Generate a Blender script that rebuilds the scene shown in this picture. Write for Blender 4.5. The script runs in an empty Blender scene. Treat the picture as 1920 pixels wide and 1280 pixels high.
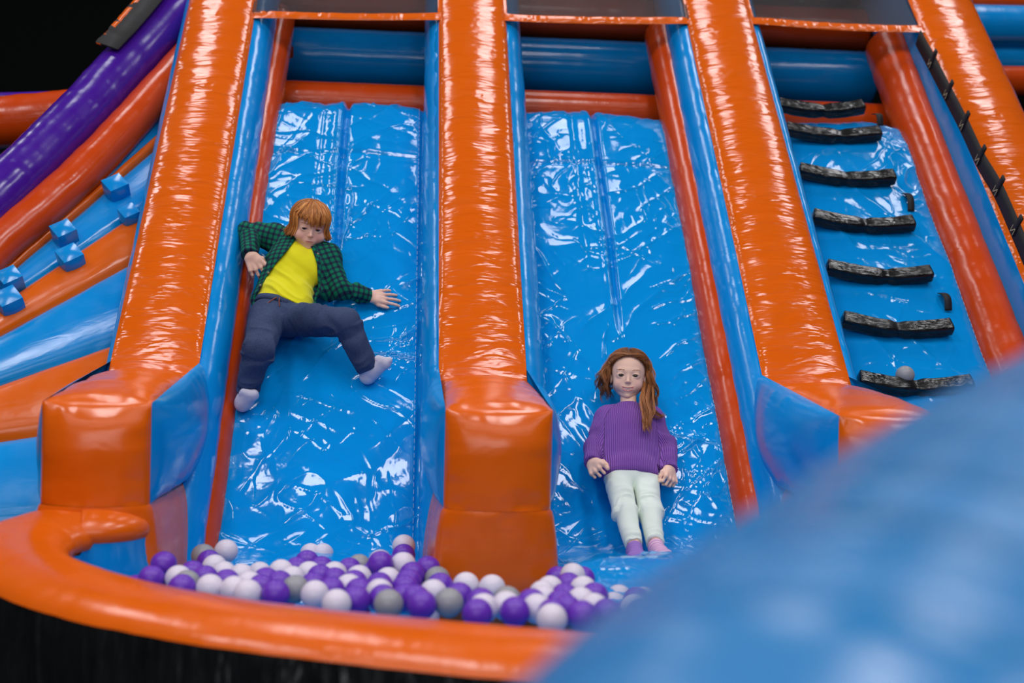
import bpy, bmesh, math, random
import numpy as np
from mathutils import Vector, Matrix
C = bpy.context.scene.collection
SC = bpy.context.scene
# ------------------------------------------------------------------ camera, world, lights, exposure
HC = 1.25
F = 2400.0
YAW, PITCH, ROLL = (math.radians(a) for a in (4.8, -1.0, 1.4))
_f = np.array([math.sin(YAW)*math.cos(PITCH), math.cos(YAW)*math.cos(PITCH), math.sin(PITCH)])
_r = np.array([math.cos(YAW), -math.sin(YAW), 0.0]); _u = np.cross(_r, _f)
CR = _r*math.cos(ROLL)+_u*math.sin(ROLL); CU = -_r*math.sin(ROLL)+_u*math.cos(ROLL)
CO = np.array([0.0, 0.0, HC])
cd = bpy.data.cameras.new('camera'); cam = bpy.data.objects.new('camera', cd); C.objects.link(cam)
cam.matrix_world = Matrix(((CR[0], CU[0], -_f[0], 0), (CR[1], CU[1], -_f[1], 0), (CR[2], CU[2], -_f[2], HC), (0, 0, 0, 1)))
cd.sensor_width = 36; cd.lens = 45.0; cd.clip_start = 0.05
cd.dof.use_dof = True; cd.dof.focus_distance = 5.0; cd.dof.aperture_fstop = 1.5
SC.camera = cam
w = bpy.data.worlds.new('hall'); SC.world = w; w.use_nodes = True
w.node_tree.nodes['Background'].inputs[0].default_value = (0.75, 0.8, 1.0, 1)
w.node_tree.nodes['Background'].inputs[1].default_value = 0.03
SC.view_settings.view_transform = 'Standard'; SC.view_settings.look = 'None'
SC.view_settings.exposure = -0.05; SC.view_settings.gamma = 1.0
def area(name, loc, aim, sx, sy, e, col=(1, 1, 1)):
    ld = bpy.data.lights.new(name, 'AREA'); ld.shape = 'RECTANGLE'; ld.size = sx; ld.size_y = sy; ld.energy = e; ld.color = col
    o = bpy.data.objects.new(name, ld); C.objects.link(o); o.location = loc
    d = Vector(aim)-Vector(loc); o.rotation_euler = d.to_track_quat('-Z', 'Y').to_euler(); return o
# rows of ceiling panels of the hall
for i, x in enumerate((-5.0, -1.9, 1.2, 4.3)):
    for j, y in enumerate((1.9, 7.0)):
        area('ceiling_lamp', (x, y, 6.6), (x, y, 0), 0.85, 2.4, (95, 55)[j], (1, 0.98, 1.0))
for y in (-2.2, -0.6): area('ceiling_strip', (0, y, 6.2), (0, y, 0), 11, 0.35, 75, (1, 0.98, 1.0))
area('front_fill_light', (-1.0, -3.0, 3.2), (0.3, 5, 1.0), 6, 2.2, 125, (0.95, 0.96, 1.0))  # added soft fill from behind the camera, not an actual window

# ------------------------------------------------------------------ helpers
def pj(p):
    v = np.array(p, float)-CO; return 960+F*v@CR/(v@_f), 640-F*v@CU/(v@_f)
def ray(px, py):
    v = _f*F+CR*(px-960)-CU*(py-640); return v/np.linalg.norm(v)
def onY(px, py, Y): r = ray(px, py); return CO+r*(Y/r[1])
def onZ(px, py, Z): r = ray(px, py); return CO+r*((Z-HC)/r[2])
A48 = math.radians(48); SD = np.array([0, math.cos(A48), math.sin(A48)]); SN = np.array([0, -math.sin(A48), math.cos(A48)])
P1 = np.array([0, 4.6, 0.41])
def S(x, s, k): return np.array([x, 0, 0])+P1+SD*s+SN*k           # slope frame: across, up the slope, off the slope
def onK(px, py, k):                                               # the point of a pixel's ray on the slope plane lifted by k
    r = ray(px, py); p0 = P1+SN*k
    return CO+r*(np.dot(p0-CO, SN)/np.dot(r, SN))
def link(name, me, parent=None):
    o = bpy.data.objects.new(name, me); C.objects.link(o)
    if parent is not None: o.parent = parent
    return o
def tag(o, label=None, cat=None, group=None, kind=None):
    if label: o['label'] = label
    if cat: o['category'] = cat
    if group: o['group'] = group
    if kind: o['kind'] = kind
    return o
def empty(name, label, cat, loc=(0, 0, 0), group=None):
    o = bpy.data.objects.new(name, None); C.objects.link(o); o.location = loc; o.empty_display_size = 0.1
    return tag(o, label, cat, group)
def mesh(name, V, Fc, mat, parent=None, uv=None, smooth=True):
    me = bpy.data.meshes.new(name); V = np.asarray(V, float)
    if parent is not None and not isinstance(parent, bool):
        off = np.zeros(3); q = parent
        while q is not None: off += np.array(q.location); q = q.parent
        V = V-off
    me.from_pydata(V.tolist(), [], Fc if isinstance(Fc, list) else Fc.tolist()); me.update()
    if uv is not None:
        ul = me.uv_layers.new(name='uv'); li = np.zeros(len(me.loops), np.int32); me.loops.foreach_get('vertex_index', li)
        ul.data.foreach_set('uv', np.asarray(uv, np.float32)[li].ravel())
    if smooth: me.polygons.foreach_set('use_smooth', [True]*len(me.polygons))
    if mat is not None: me.materials.append(mat)
    return link(name, me, parent)
def gfaces(n, m, closed=False, flip=False):                      # grid of n rows, m columns
    i, j = np.meshgrid(np.arange(n-1), np.arange(m if closed else m-1), indexing='ij'); j2 = (j+1) % m
    a = [i*m+j, i*m+j2, (i+1)*m+j2, (i+1)*m+j]
    if flip: a = a[::-1]
    return np.stack(a, -1).reshape(-1, 4)
def hsh(i, j, s): 
    v = np.sin(i*127.1+j*311.7+s*74.7)*43758.5453; return v-np.floor(v)
def vn(x, y, s=0):                                               # smooth value noise, -1..1
    x = np.asarray(x, float); y = np.asarray(y, float); x, y = np.broadcast_arrays(x, y)
    i, j = np.floor(x), np.floor(y); a, b = x-i, y-j; a = a*a*a*(a*(6*a-15)+10); b = b*b*b*(b*(6*b-15)+10)
    return 2*((hsh(i, j, s)*(1-a)+hsh(i+1, j, s)*a)*(1-b)+(hsh(i, j+1, s)*(1-a)+hsh(i+1, j+1, s)*a)*b)-1
def fbm(x, y, s=0, o=3): return sum(vn(x*2**k, y*2**k, s+k*7)/2**k for k in range(o))/1.6
def ridge(x, y, s=0): return 1-np.abs(vn(x, y, s))*2
def patch(name, c, bulge, mat, parent=None, n=40, m=60, pk=0.004, seed=0, flip=False, freq=18, pu=0.55, edge=(1, 1, 1, 1)):
    """an inflated fabric panel: c = corners (u0v0,u1v0,u1v1,u0v1) or a callable (u,v)->point; it bulges along its normal and puckers at its seams"""
    u, v = np.meshgrid(np.linspace(0, 1, n), np.linspace(0, 1, m)); 
    if callable(c): Pt = c(u, v)
    else:
        c = [np.asarray(q, float) for q in c]; U = u[..., None]; W = v[..., None]
        Pt = c[0]*(1-U)*(1-W)+c[1]*U*(1-W)+c[2]*U*W+c[3]*(1-U)*W
    du = np.gradient(Pt, axis=1); dv = np.gradient(Pt, axis=0); N = np.cross(du, dv); N /= np.linalg.norm(N, axis=-1, keepdims=True)+1e-12
    if flip: N = -N
    su = np.cumsum(np.linalg.norm(du, axis=-1), 1); sv = np.cumsum(np.linalg.norm(dv, axis=-1), 0)
    w_ = su.max(); h_ = sv.max()
    fu = np.clip(4*u*(1-u), 0, 1)**pu if edge[0] or edge[1] else np.ones_like(u)
    fv = np.clip(4*v*(1-v), 0, 1)**0.5
    if not edge[2] and not edge[3]: fv = np.ones_like(v)
    elif not edge[3]: fv = np.clip(1-(1-np.clip(v/.5, 0, 1))**2, 0, 1)**.6
    elif not edge[2]: fv = np.clip(1-(1-np.clip((1-v)/.5, 0, 1))**2, 0, 1)**.6
    d = bulge*fu*fv
    eu = np.exp(-np.minimum(u, 1-u)*w_/0.045); ev = np.exp(-np.minimum(v, 1-v)*h_/0.045)
    if not (edge[2] or edge[3]): ev = ev*0
    d = d+pk*vn(sv*freq, u*1.5, seed+3)*eu*np.clip(u*(1-u)*w_*60, 0, 1)+pk*vn(su*freq, v*1.5, seed+5)*ev*np.clip(v*(1-v)*h_*60, 0, 1)+pk*0.35*fu*vn(sv*freq*.55, su*2, seed+9)
    Pt = Pt+N*d[..., None]
    return mesh(name, Pt.reshape(-1, 3), gfaces(m, n, flip=flip), mat, parent, np.stack([su, sv], -1).reshape(-1, 2))
def frames(path):
    path = np.asarray(path, float); T = np.gradient(path, axis=0); T /= np.linalg.norm(T, axis=1, keepdims=True)
    return path, T
def smoothpath(pts, n):
    pts = np.asarray(pts, float); k = len(pts); out = []
    for t in np.linspace(0, k-1, n):
        i = min(int(t), k-2); f = t-i; p0 = pts[max(i-1, 0)]; p1 = pts[i]; p2 = pts[i+1]; p3 = pts[min(i+2, k-1)]
        out.append(0.5*((2*p1)+(-p0+p2)*f+(2*p0-5*p1+4*p2-p3)*f*f+(-p0+3*p1-3*p2+p3)*f**3))
    return np.array(out)
def sweep(name, path, prof, up, mat, parent=None, closed=True, pk=0, freq=14, seed=0, caps=True, amp=None, flip=False):
    """prof: (k,2) offsets (side, up) swept along a path; pk puckers it"""
    path, T = frames(path); up = np.asarray(up, float); up = np.broadcast_to(up, path.shape)
    Sd = np.cross(T, up); Sd /= np.linalg.norm(Sd, axis=1, keepdims=True); Un = np.cross(Sd, T)
    prof = np.asarray(prof, float); k = len(prof); n = len(path)
    L = np.concatenate([[0], np.cumsum(np.linalg.norm(np.diff(path, axis=0), axis=1))])
    s = np.ones((n, k))
    ar = np.concatenate([[0], np.cumsum(np.linalg.norm(np.diff(prof, axis=0), axis=1))])
    if pk: s = 1+pk*vn(L[:, None]*freq, ar[None, :]*5, seed)+pk*.6*vn(L[:, None]*freq*2.3, ar[None, :]*9, seed+2)
    if amp is not None: s = s*np.asarray(amp)[:, None]
    V = path[:, None]+Sd[:, None]*(prof[None, :, 0]*s)[..., None]+Un[:, None]*(prof[None, :, 1]*s)[..., None]
    Fc = gfaces(n, k, closed, flip).tolist()
    if closed and caps: Fc += [list(range(k))[::-1], [(n-1)*k+i for i in range(k)]]
    uv = np.stack(np.broadcast_arrays(ar[None, :], L[:, None]), -1).reshape(-1, 2)
    return mesh(name, V.reshape(-1, 3), Fc, mat, parent, uv)
def circ(a, b=None, n=28, ph=0):
    b = a if b is None else b; t = np.linspace(0, 2*math.pi, n, endpoint=False)+ph; return np.stack([a*np.cos(t), b*np.sin(t)], 1)
def line(a, b, n): return np.linspace(a, b, n)

# ------------------------------------------------------------------ materials
def srgb(r, g, b): return tuple(((c/255)/12.92 if c/255 <= .04045 else ((c/255+.055)/1.055)**2.4) for c in (r, g, b))+(1,)
def newmat(name, col, rough=.3, spec=.5, coat=0, metal=0):
    m = bpy.data.materials.new(name); m.use_nodes = True; b = m.node_tree.nodes['Principled BSDF']
    b.inputs['Base Color'].default_value = col; b.inputs['Roughness'].default_value = rough; b.inputs['Specular IOR Level'].default_value = spec
    b.inputs['Coat Weight'].default_value = coat; b.inputs['Coat Roughness'].default_value = .05; b.inputs['Metallic'].default_value = metal
    return m, m.node_tree, b
def vinyl(name, col, rough=.22, sx=4, sy=26, dist=.012, strength=.8, coat=0.0, weave=True, coord='UV', sz=4, fine=.35):
    m, nt, b = newmat(name, col, rough, .5, coat)
    N = nt.nodes; Lk = nt.links
    tc = N.new('ShaderNodeTexCoord'); mp = N.new('ShaderNodeMapping'); mp.inputs['Scale'].default_value = (sx, sy, sz)
    Lk.new(tc.outputs[coord], mp.inputs[0])
    n1 = N.new('ShaderNodeTexNoise'); n1.inputs['Scale'].default_value = 1; n1.inputs['Detail'].default_value = 2.5; n1.inputs['Roughness'].default_value = .55; n1.inputs['Distortion'].default_value = .6
    Lk.new(mp.outputs[0], n1.inputs['Vector'])
    mp2 = N.new('ShaderNodeMapping'); mp2.inputs['Scale'].default_value = (sx*2.5, sy*3.4, sz*2); Lk.new(tc.outputs[coord], mp2.inputs[0])
    n2 = N.new('ShaderNodeTexNoise'); n2.inputs['Scale'].default_value = 1; n2.inputs['Detail'].default_value = 2; Lk.new(mp2.outputs[0], n2.inputs['Vector'])
    mx = N.new('ShaderNodeMath'); mx.operation = 'MULTIPLY_ADD'; mx.inputs[1].default_value = fine; Lk.new(n2.outputs[0], mx.inputs[0]); Lk.new(n1.outputs[0], mx.inputs[2])
    bp = N.new('ShaderNodeBump'); bp.inputs['Strength'].default_value = strength; bp.inputs['Distance'].default_value = dist; Lk.new(mx.outputs[0], bp.inputs['Height'])
    Lk.new(bp.outputs[0], b.inputs['Normal'])
    # slight scuffing varies the gloss
    n3 = N.new('ShaderNodeTexNoise'); n3.inputs['Scale'].default_value = 9; n3.inputs['Detail'].default_value = 4
    Lk.new(tc.outputs['Object'], n3.inputs['Vector']); mr = N.new('ShaderNodeMapRange'); mr.inputs[1].default_value = .35; mr.inputs[2].default_value = .7
    mr.inputs[3].default_value = rough*.8; mr.inputs[4].default_value = rough*1.35; Lk.new(n3.outputs[0], mr.inputs[0]); Lk.new(mr.outputs[0], b.inputs['Roughness'])
    return m
ORANGE = (0.76, 0.122, 0.003, 1); BLUE = (0.001, 0.275, 0.72, 1); PURPLE = (0.060, 0.008, 0.30, 1); ORANGE_SHADED = (0.62, 0.060, 0.003, 1)
M = {}
M['orange_beam'] = vinyl('orange_vinyl_beam', ORANGE, .15, 4, 13, .016, .75, fine=.22)
M['orange'] = vinyl('orange_vinyl', ORANGE, .22, 5, 9, .006, .4)
M['orange_shaded'] = vinyl('orange_vinyl_shaded', ORANGE_SHADED, .22, 4, 12, .005, .35)  # the orange vinyl with the inner walls' shade put into its colour
M['blue'] = vinyl('blue_vinyl', BLUE, .2, 5, 16, .004, .35)
M['lane'] = vinyl('blue_vinyl_lane', BLUE, .085, 9, 6, .004, .5, fine=.5)
M['purple'] = vinyl('purple_vinyl', PURPLE, .22, 4, 8, .004, .35)
M['black'] = vinyl('black_vinyl', (0.006, 0.006, 0.006, 1), .25, 30, 8, .010, .8)
M['strap'] = newmat('black_webbing', (0.008, 0.008, 0.009, 1), .7)[0]
M['skirt'] = vinyl('black_skirt', (0.006, 0.007, 0.008, 1), .3, 2.5, 11, .04, 1.0)
M['thread'] = newmat('white_thread', (0.45, 0.55, 0.75, 1), .8)[0]
M['goldthread'] = newmat('gold_thread', (0.6, 0.5, 0.3, 1), .8)[0]
M['dark'] = newmat('dark_hall', (0.004, 0.005, 0.005, 1), .95, .1)[0]  # darkness of the unlit hall put into a near-black colour
def net_mat():
    m, nt, b = newmat('net', (0.03, 0.027, 0.03, 1), .6, .3); N = nt.nodes; Lk = nt.links
    tr = N.new('ShaderNodeBsdfTransparent'); mix = N.new('ShaderNodeMixShader'); tc = N.new('ShaderNodeTexCoord')
    vo = N.new('ShaderNodeTexVoronoi'); vo.inputs['Scale'].default_value = 260; vo.inputs['Randomness'].default_value = .15; Lk.new(tc.outputs['UV'], vo.inputs['Vector'])
    lt = N.new('ShaderNodeMath'); lt.operation = 'GREATER_THAN'; lt.inputs[1].default_value = .36; Lk.new(vo.outputs['Distance'], lt.inputs[0])
    Lk.new(lt.outputs[0], mix.inputs[0]); Lk.new(tr.outputs[0], mix.inputs[1]); Lk.new(b.outputs[0], mix.inputs[2]); Lk.new(mix.outputs[0], N['Material Output'].inputs['Surface'])
    return m
M['net'] = net_mat()
# ------------------------------------------------------------------ hall
def box(name, lo, hi, mat, parent=None):
    x0, y0, z0 = lo; x1, y1, z1 = hi
    V = [(x0, y0, z0), (x1, y0, z0), (x1, y1, z0), (x0, y1, z0), (x0, y0, z1), (x1, y0, z1), (x1, y1, z1), (x0, y1, z1)]
    return mesh(name, V, [[0, 3, 2, 1], [4, 5, 6, 7], [0, 1, 5, 4], [1, 2, 6, 5], [2, 3, 7, 6], [3, 0, 4, 7]], mat, parent, smooth=False)
tag(box('floor', (-9, -5, -.1), (9, 12, 0), M['dark']), 'dark hall floor in shadow', kind='structure')
tag(box('wall_back', (-9, 12, 0), (9, 12.2, 8), M['dark']), 'black unlit back wall of the hall', kind='structure')

# ------------------------------------------------------------------ the slide
M['blue_smooth'] = vinyl('blue_vinyl_smooth', BLUE, .14, 2, 3, .003, .2)
slide = empty('inflatable_slide', 'huge orange and blue inflatable twin slide with black-rung climbing lane', 'inflatable slide', (0, 4.6, 0))
BE = [(-1.095, -.768), (.133, .47), (1.395, 1.743), (2.625, 2.985)]
KT = .209; S0 = .53; S1 = 4.1   # beam edge height off the slope; lower and upper end along it
# slope parameter of the bend (Y 4.86)
SB = (4.86-4.6+math.sin(A48)*KT)/math.cos(A48)
bend = S(0, SB, KT)
ZT = .966; YF = 4.0
dividers = []
for bi, (xl, xr) in enumerate(BE):
    side_d = .40
    top = patch('divider', [S(xl, SB, KT), S(xr, SB, KT), S(xr, S1, KT), S(xl, S1, KT)], .055, M['orange_beam'], slide, 30, 300, .005, bi*11, freq=16, edge=(1, 1, 1, 0))
    dividers.append(top)
    for sd, x in ((-1, xl), (1, xr)):
        xo = x+sd*.01
        # side panel down the slope
        c = [S(x, SB-.1, KT), S(xo, SB-.28, KT-side_d), S(xo, S1, KT-side_d), S(x, S1, KT)]
        if sd < 0: c = [c[1], c[0], c[3], c[2]]
        patch('side_panel', c, .045 if (bi, sd) != (3, -1) else .02, M['blue'], top, 20, 220, .004, bi*5+sd, freq=14, flip=False, edge=(1, 1, 1, 0))
        if bi < 3:      # fat blue tube along the foot of the divider
            tc_ = {(0, 1): (-.77, .09), (1, -1): (.152, .085), (1, 1): (.462, .095), (2, -1): (1.398, .085), (0, -1): (-1.085, .05), (2, 1): (1.755, .055)}[(bi, sd)]
            sweep('side_tube', smoothpath([S(tc_[0], -.35, .07), S(tc_[0], 1, .07), S(tc_[0], 2.5, .07), S(tc_[0], S1, .07)], 200), circ(tc_[1], .135, 26), SN, M['blue'], top, pk=.02, freq=12, seed=bi+sd)
    # the nose: horizontal top, flat front face, side cheeks, wider foot
    B = S(0, SB, KT)
    ptop = lambda u, v, xl=xl, xr=xr: np.stack([xl+(xr-xl)*u, YF+(B[1]-YF)*v, ZT+(B[2]-ZT)*v+.0*u], -1)
    patch('nose_top', ptop, .05, M['orange'], top, 40, 40, .008, bi+20, freq=22, pu=.6)
    zb = .655; xw = .0
    patch('front_panel', [(xl, YF, zb), (xr, YF, zb), (xr, YF, ZT), (xl, YF, ZT)], .075, M['orange'], top, 50, 50, .006, bi+40, freq=24, edge=(1, 1, 0, 1))
    fl = .042
    patch('foot_panel', lambda u, v, xl=xl, xr=xr: np.stack([xl-fl*(1-v)**.5*1.0+(xr-xl+2*fl*(1-v)**.5)*u, YF+0*u, .28+(zb-.28)*v], -1), .078, M['orange'], top, 50, 50, .005, bi+60, freq=24, edge=(1, 1, 1, 0))
    for sd, x in ((-1, xl), (1, xr)):
        yb = 5.0
        c = [(x, YF, zb), (x, yb, zb), (x, yb, ZT+.1), (x, YF, ZT)] if sd > 0 else [(x, yb, zb), (x, YF, zb), (x, YF, ZT), (x, yb, ZT+.1)]
        patch('cheek_panel', c, .07, M['blue'], top, 40, 30, .006, bi*3+sd+70, freq=20)
        xo = x+sd*fl
        c = [(xo, YF, .28), (xo, yb, .28), (x, yb, zb), (x, YF, zb)] if sd > 0 else [(xo, yb, .28), (xo, YF, .28), (x, YF, zb), (x, yb, zb)]
        patch('foot_side', c, .03, M['orange'], top, 40, 30, .004, bi*3+sd+90, freq=20)

# lanes: foot run-out, 48 degree slope, rounded crest, platform
def lane_z(Y, runout, zr):
    zs = .41+math.tan(A48)*(Y-4.6)
    zf = zr-np.clip(runout-Y, 0, 9)*.9+(.055*np.exp(-((Y-4.04)/.21)**2) if runout < 3.7 else 0)
    k = .10; h = np.clip(.5+.5*(zs-zf)/k, 0, 1); z = zf*(1-h)+zs*h+k*h*(1-h)      # smooth maximum
    zt = 2.27+0*Y; k = .12; h = np.clip(.5+.5*(zt-z)/k, 0, 1)
    return zt*(1-h)+z*h-k*h*(1-h)
def make_lane(name, x0, x1, runout, zr, seed, foci, nx=240, ny=700, y0=3.5, y1=7.0, chambers=2, rungs=()):
    Y = np.concatenate([np.linspace(y0, 6.5, ny), np.linspace(6.52, y1, 6)])
    u = np.linspace(0, 1, nx); X = x0+(x1-x0)*u
    Z = lane_z(Y, runout, zr)
    P = np.zeros((len(Y), nx, 3)); P[..., 0] = X[None]; P[..., 1] = Y[:, None]; P[..., 2] = Z[:, None]
    T = np.gradient(P[:, 0], axis=0); T /= np.linalg.norm(T, axis=1, keepdims=True); N = np.stack([0*T[:, 0], -T[:, 2], T[:, 1]], 1)
    L = np.concatenate([[0], np.cumsum(np.linalg.norm(np.diff(P[:, 0], axis=0), axis=1))]); SL = L[:, None]; XX = P[..., 0]
    on = np.clip((Y-4.45)/.3, 0, 1)[:, None]
    uu = u[None]
    d = .035*np.clip(4*uu*(1-uu), 0, 1)**.5-.02
    if chambers == 2:
        top = np.clip((Y-5.3)/.7, 0, 1)[:, None]
        d = d-.014*np.exp(-((uu-.5)/.018)**2)*top-.007*np.exp(-((uu-.36)/.02)**2)*top*np.clip(1-(Y[:, None]-6.35)/.2, 0, 1)
    # flap along the edges
    d = d-.006*np.exp(-((uu-.05)/.014)**2)-.006*np.exp(-((uu-.95)/.014)**2)
    edge = np.clip(np.minimum(uu, 1-uu)/.06, 0, 1)
    # crinkles in several directions, warped
    wx = XX+.05*fbm(XX*4, SL*4, seed); wy = SL+.05*fbm(XX*4+9, SL*4+3, seed+4)
    cr = np.zeros_like(XX)
    for q, (ang, f, a, st) in enumerate(((.55, 5, .9, .22), (-.6, 5.5, .9, .22), (1.2, 8, .55, .25), (-1.0, 9, .6, .25), (.9, 14, .34, .35), (-.7, 15, .34, .35), (.1, 19, .22, .5), (1.5, 20, .2, .5))):
        a_ = wx*math.cos(ang)+wy*math.sin(ang); b_ = -wx*math.sin(ang)+wy*math.cos(ang)
        msk = np.clip(vn(wx*3.3+q*7, wy*2.6, seed+q)*2.4+.25, 0, 1)
        cr += a*msk*np.exp(-np.abs(vn(a_*f, b_*f*st, seed+q*3))/.16)
    d = d+.0095*cr*edge+.015*fbm(XX*2.6, SL*1.9, seed+77, 2)*edge
    if chambers == 2:
        d = d-.022*np.exp(-((uu-.5-.006*np.sin(SL*5))/.014)**2)*np.clip((Y-5.25)/.2, 0, 1)[:, None]*np.clip(1.15-(Y[:, None]-5.3)*.4, 0, 1)
        d = d+.010*np.exp(-((uu-.46)/.02)**2)*np.clip((Y-5.3)/.2, 0, 1)[:, None]
        d = d-.010*np.exp(-((SL-np.interp(6.02, Y, L))/.016)**2)*edge
    # tension folds spreading from where somebody sits
    for (fx, fy, sag, r, amp_) in foci:
        fs = np.interp(fy, Y, L); dx = XX-fx; dy = SL-fs; rr = np.hypot(dx, dy)+1e-6; th = np.arctan2(dy, dx)
        d = d-sag*np.exp(-(rr/r)**2)
        env = amp_*np.clip((rr-.10)/.25, 0, 1)*np.clip(1.5-rr, 0, 1)
        th2 = th+.10*fbm(rr*3, th*2, seed+8)
        for q, (ft, a, lim) in enumerate(((3.2, .017, 2), (5.5, .010, 1.0), (9, .005, .7))):
            m2 = np.clip(vn(th2*ft*.6+q*5, rr*(3+q), seed+19+q)*2.2+.1, 0, 1)
            d = d+a*env*edge*m2*np.exp(-np.abs(vn(th2*ft, rr*1.1, seed+17+q))/.17)*np.clip((lim-rr)*4, 0, 1)
    # puckers across the stitched edges
    d = d+.004*vn(SL*26, uu*3, seed+2)*(np.exp(-uu/.05)+np.exp(-(1-uu)/.05))*edge
    P = P+N[:, None]*d[..., None]
    o = mesh(name, P.reshape(-1, 3), gfaces(len(Y), nx), M['lane'], slide, np.stack(np.broadcast_arrays(XX, SL), -1).reshape(-1, 2))
    # white double stitching near both edges
    for uq in (.035, .065, .935, .965):
        V, Fc = [], []; ci = int(round(uq*(nx-1)))
        for i in range(0, len(Y)-10, 5):
            a = P[i, ci]+N[i]*.0015; b = P[i+3, ci]+N[i+3]*.0015; w_ = np.array([.0008, 0, 0]); k = len(V)
            V += [a-w_, a+w_, b+w_, b-w_]; V += [q+N[i]*.001 for q in V[-4:]]
            Fc += [[k+4, k+5, k+6, k+7], [k, k+1, k+5, k+4], [k+1, k+2, k+6, k+5], [k+2, k+3, k+7, k+6], [k+3, k, k+4, k+7]]
        mesh('stitching', V, Fc, M['thread'], o, smooth=False)
    return o, P, N, Y, L
BOYX, BOYY = -.38, 5.30; GX, GY = .80, 4.88
lane1 = make_lane('slide_lane', -.70, .10, 4.35, .40, 3, [(BOYX, 5.25, .035, .26, 1), (-.70, 5.9, 0, .2, .5)])
lane2 = make_lane("slide_lane", .505, 1.30, 3.62, .42, 57, [(GX, 4.80, .05, .26, 1)])
lane3 = make_lane('climbing_lane', 1.77, 2.50, 4.1, .42, 91, [], chambers=1)
for l, t in ((lane1, 'left slide lane of shiny blue vinyl, where the child in a plaid shirt sits'), (lane2, 'right slide lane of shiny blue vinyl, where the child in a purple sweater lies'), (lane3, 'blue climbing lane with black rungs')): l[0]['label'] = t

# orange inner bumpers
def tube(name, pts, r, mat, parent, n=80, pk=.03, up=(0, 0, 1), seed=0, r2=None, freq=14, seg=28):
    return sweep(name, smoothpath(pts, n), circ(r, r2, seg), up, mat, parent, pk=pk, seed=seed, freq=freq)
tube('inner_bumper', [S(-.725, -.3, -.02), S(-.722, 1.2, -.02), S(-.69, 3.2, -.02)], .085, M['orange_shaded'], slide, 160, .02, r2=.10, seed=4)
tube('inner_bumper', [S(1.335, -.3, -.01), S(1.335, 1.2, -.01), S(1.325, 3.2, -.01)], .09, M['orange_shaded'], slide, 160, .02, r2=.11, seed=5)
tube('inner_bumper', [S(2.565, -.3, -.03), S(2.565, 1.2, -.03), S(2.565, 3.2, -.03)], .115, M['orange_shaded'], slide, 160, .02, r2=.13, seed=6)
# landing
for i, (x0, x1) in enumerate(((-.77, .14), (.46, 1.40), (1.74, 2.63))):
    tube('landing_bar', [(x0, 6.72, 2.36), ((x0+x1)/2, 6.72, 2.36), (x1, 6.72, 2.36)], .095, M['orange_shaded'], slide, 20, .01, seed=i)
    tube('back_tube', [(x0, 7.2, 2.68), ((x0+x1)/2, 7.2, 2.68), (x1, 7.2, 2.68)], .155, M['blue_smooth'], slide, 40, .004, seed=i+3)
    tube('back_tube', [(x0, 7.3, 2.98), ((x0+x1)/2, 7.3, 2.98), (x1, 7.3, 2.98)], .12, M['orange_shaded'], slide, 40, .01, seed=i+6)
patch('landing_shade_panel', [(-1.1, 7.0, 3.42), (3.0, 7.0, 3.42), (3.0, 9.0, 3.42), (-1.1, 9.0, 3.42)], .05, M['orange_shaded'], slide, 30, 20)  # added out of view to keep overhead light off the landing
for x in (-.70, 1.33, 2.56):
    tube('landing_post', [(x, 6.75, 2.2), (x, 6.75, 2.8), (x, 6.75, 3.5)], .09, M['orange_shaded'], slide, 30, .01)
# nets with an orange hem between the dividers
for i, (a, b) in enumerate(((0, 1), (1, 2), (2, 3))):
    x0 = BE[a][1]-.02; x1 = BE[b][0]+.02
    s_ = [np.dot(onK(px, py, KT)-P1, SD) for px, py in (((495, 30), (815, 33)), ((945, 36), (1278, 40)), ((1402, 40), (1735, 58)))[i]]
    k = KT+.01
    def q(u, v, x0=x0, x1=x1, s_=s_, k=k):
        s0 = s_[0]*(1-u)+s_[1]*u-.0*np.sin(u*math.pi); s = s0+(4.2-s0)*v
        kk = k-.012*np.sin(u*math.pi)-.01*vn(u*5, v*4, i); P = np.zeros(u.shape+(3,)); P[..., 0] = x0+(x1-x0)*u
        return P+P1+SD*s[..., None]+SN*kk[..., None]
    net = patch('net_panel', q, 0, M['net'], slide, 30, 30, .002, i, edge=(0, 0, 0, 0)); net['label'] = 'see-through grey net panel'
    def q2(u, v, x0=x0, x1=x1, s_=s_, k=k):
        s0 = s_[0]*(1-u)+s_[1]*u; s = s0-.035+.06*v
        kk = k+.004-.012*np.sin(u*math.pi); P = np.zeros(u.shape+(3,)); P[..., 0] = x0+(x1-x0)*u
        return P+P1+SD*s[..., None]+SN*kk[..., None]
    patch('hem', q2, .010, M['orange'], net, 120, 12, .008, i, freq=45)
    for xx in (x0, x1):
        patch('hem', lambda u, v, xx=xx, s_=s_, k=k: np.array([xx, 0, 0])+P1+SD*((s_[0]+s_[1])/2+(4.2-s_[0])*v)[..., None]+SN*(k+.004+0*u)[..., None]+np.array([1., 0, 0])*((u-.5)*.05)[..., None], .006, M['orange'], net, 8, 80, .003, i, freq=40)
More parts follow.
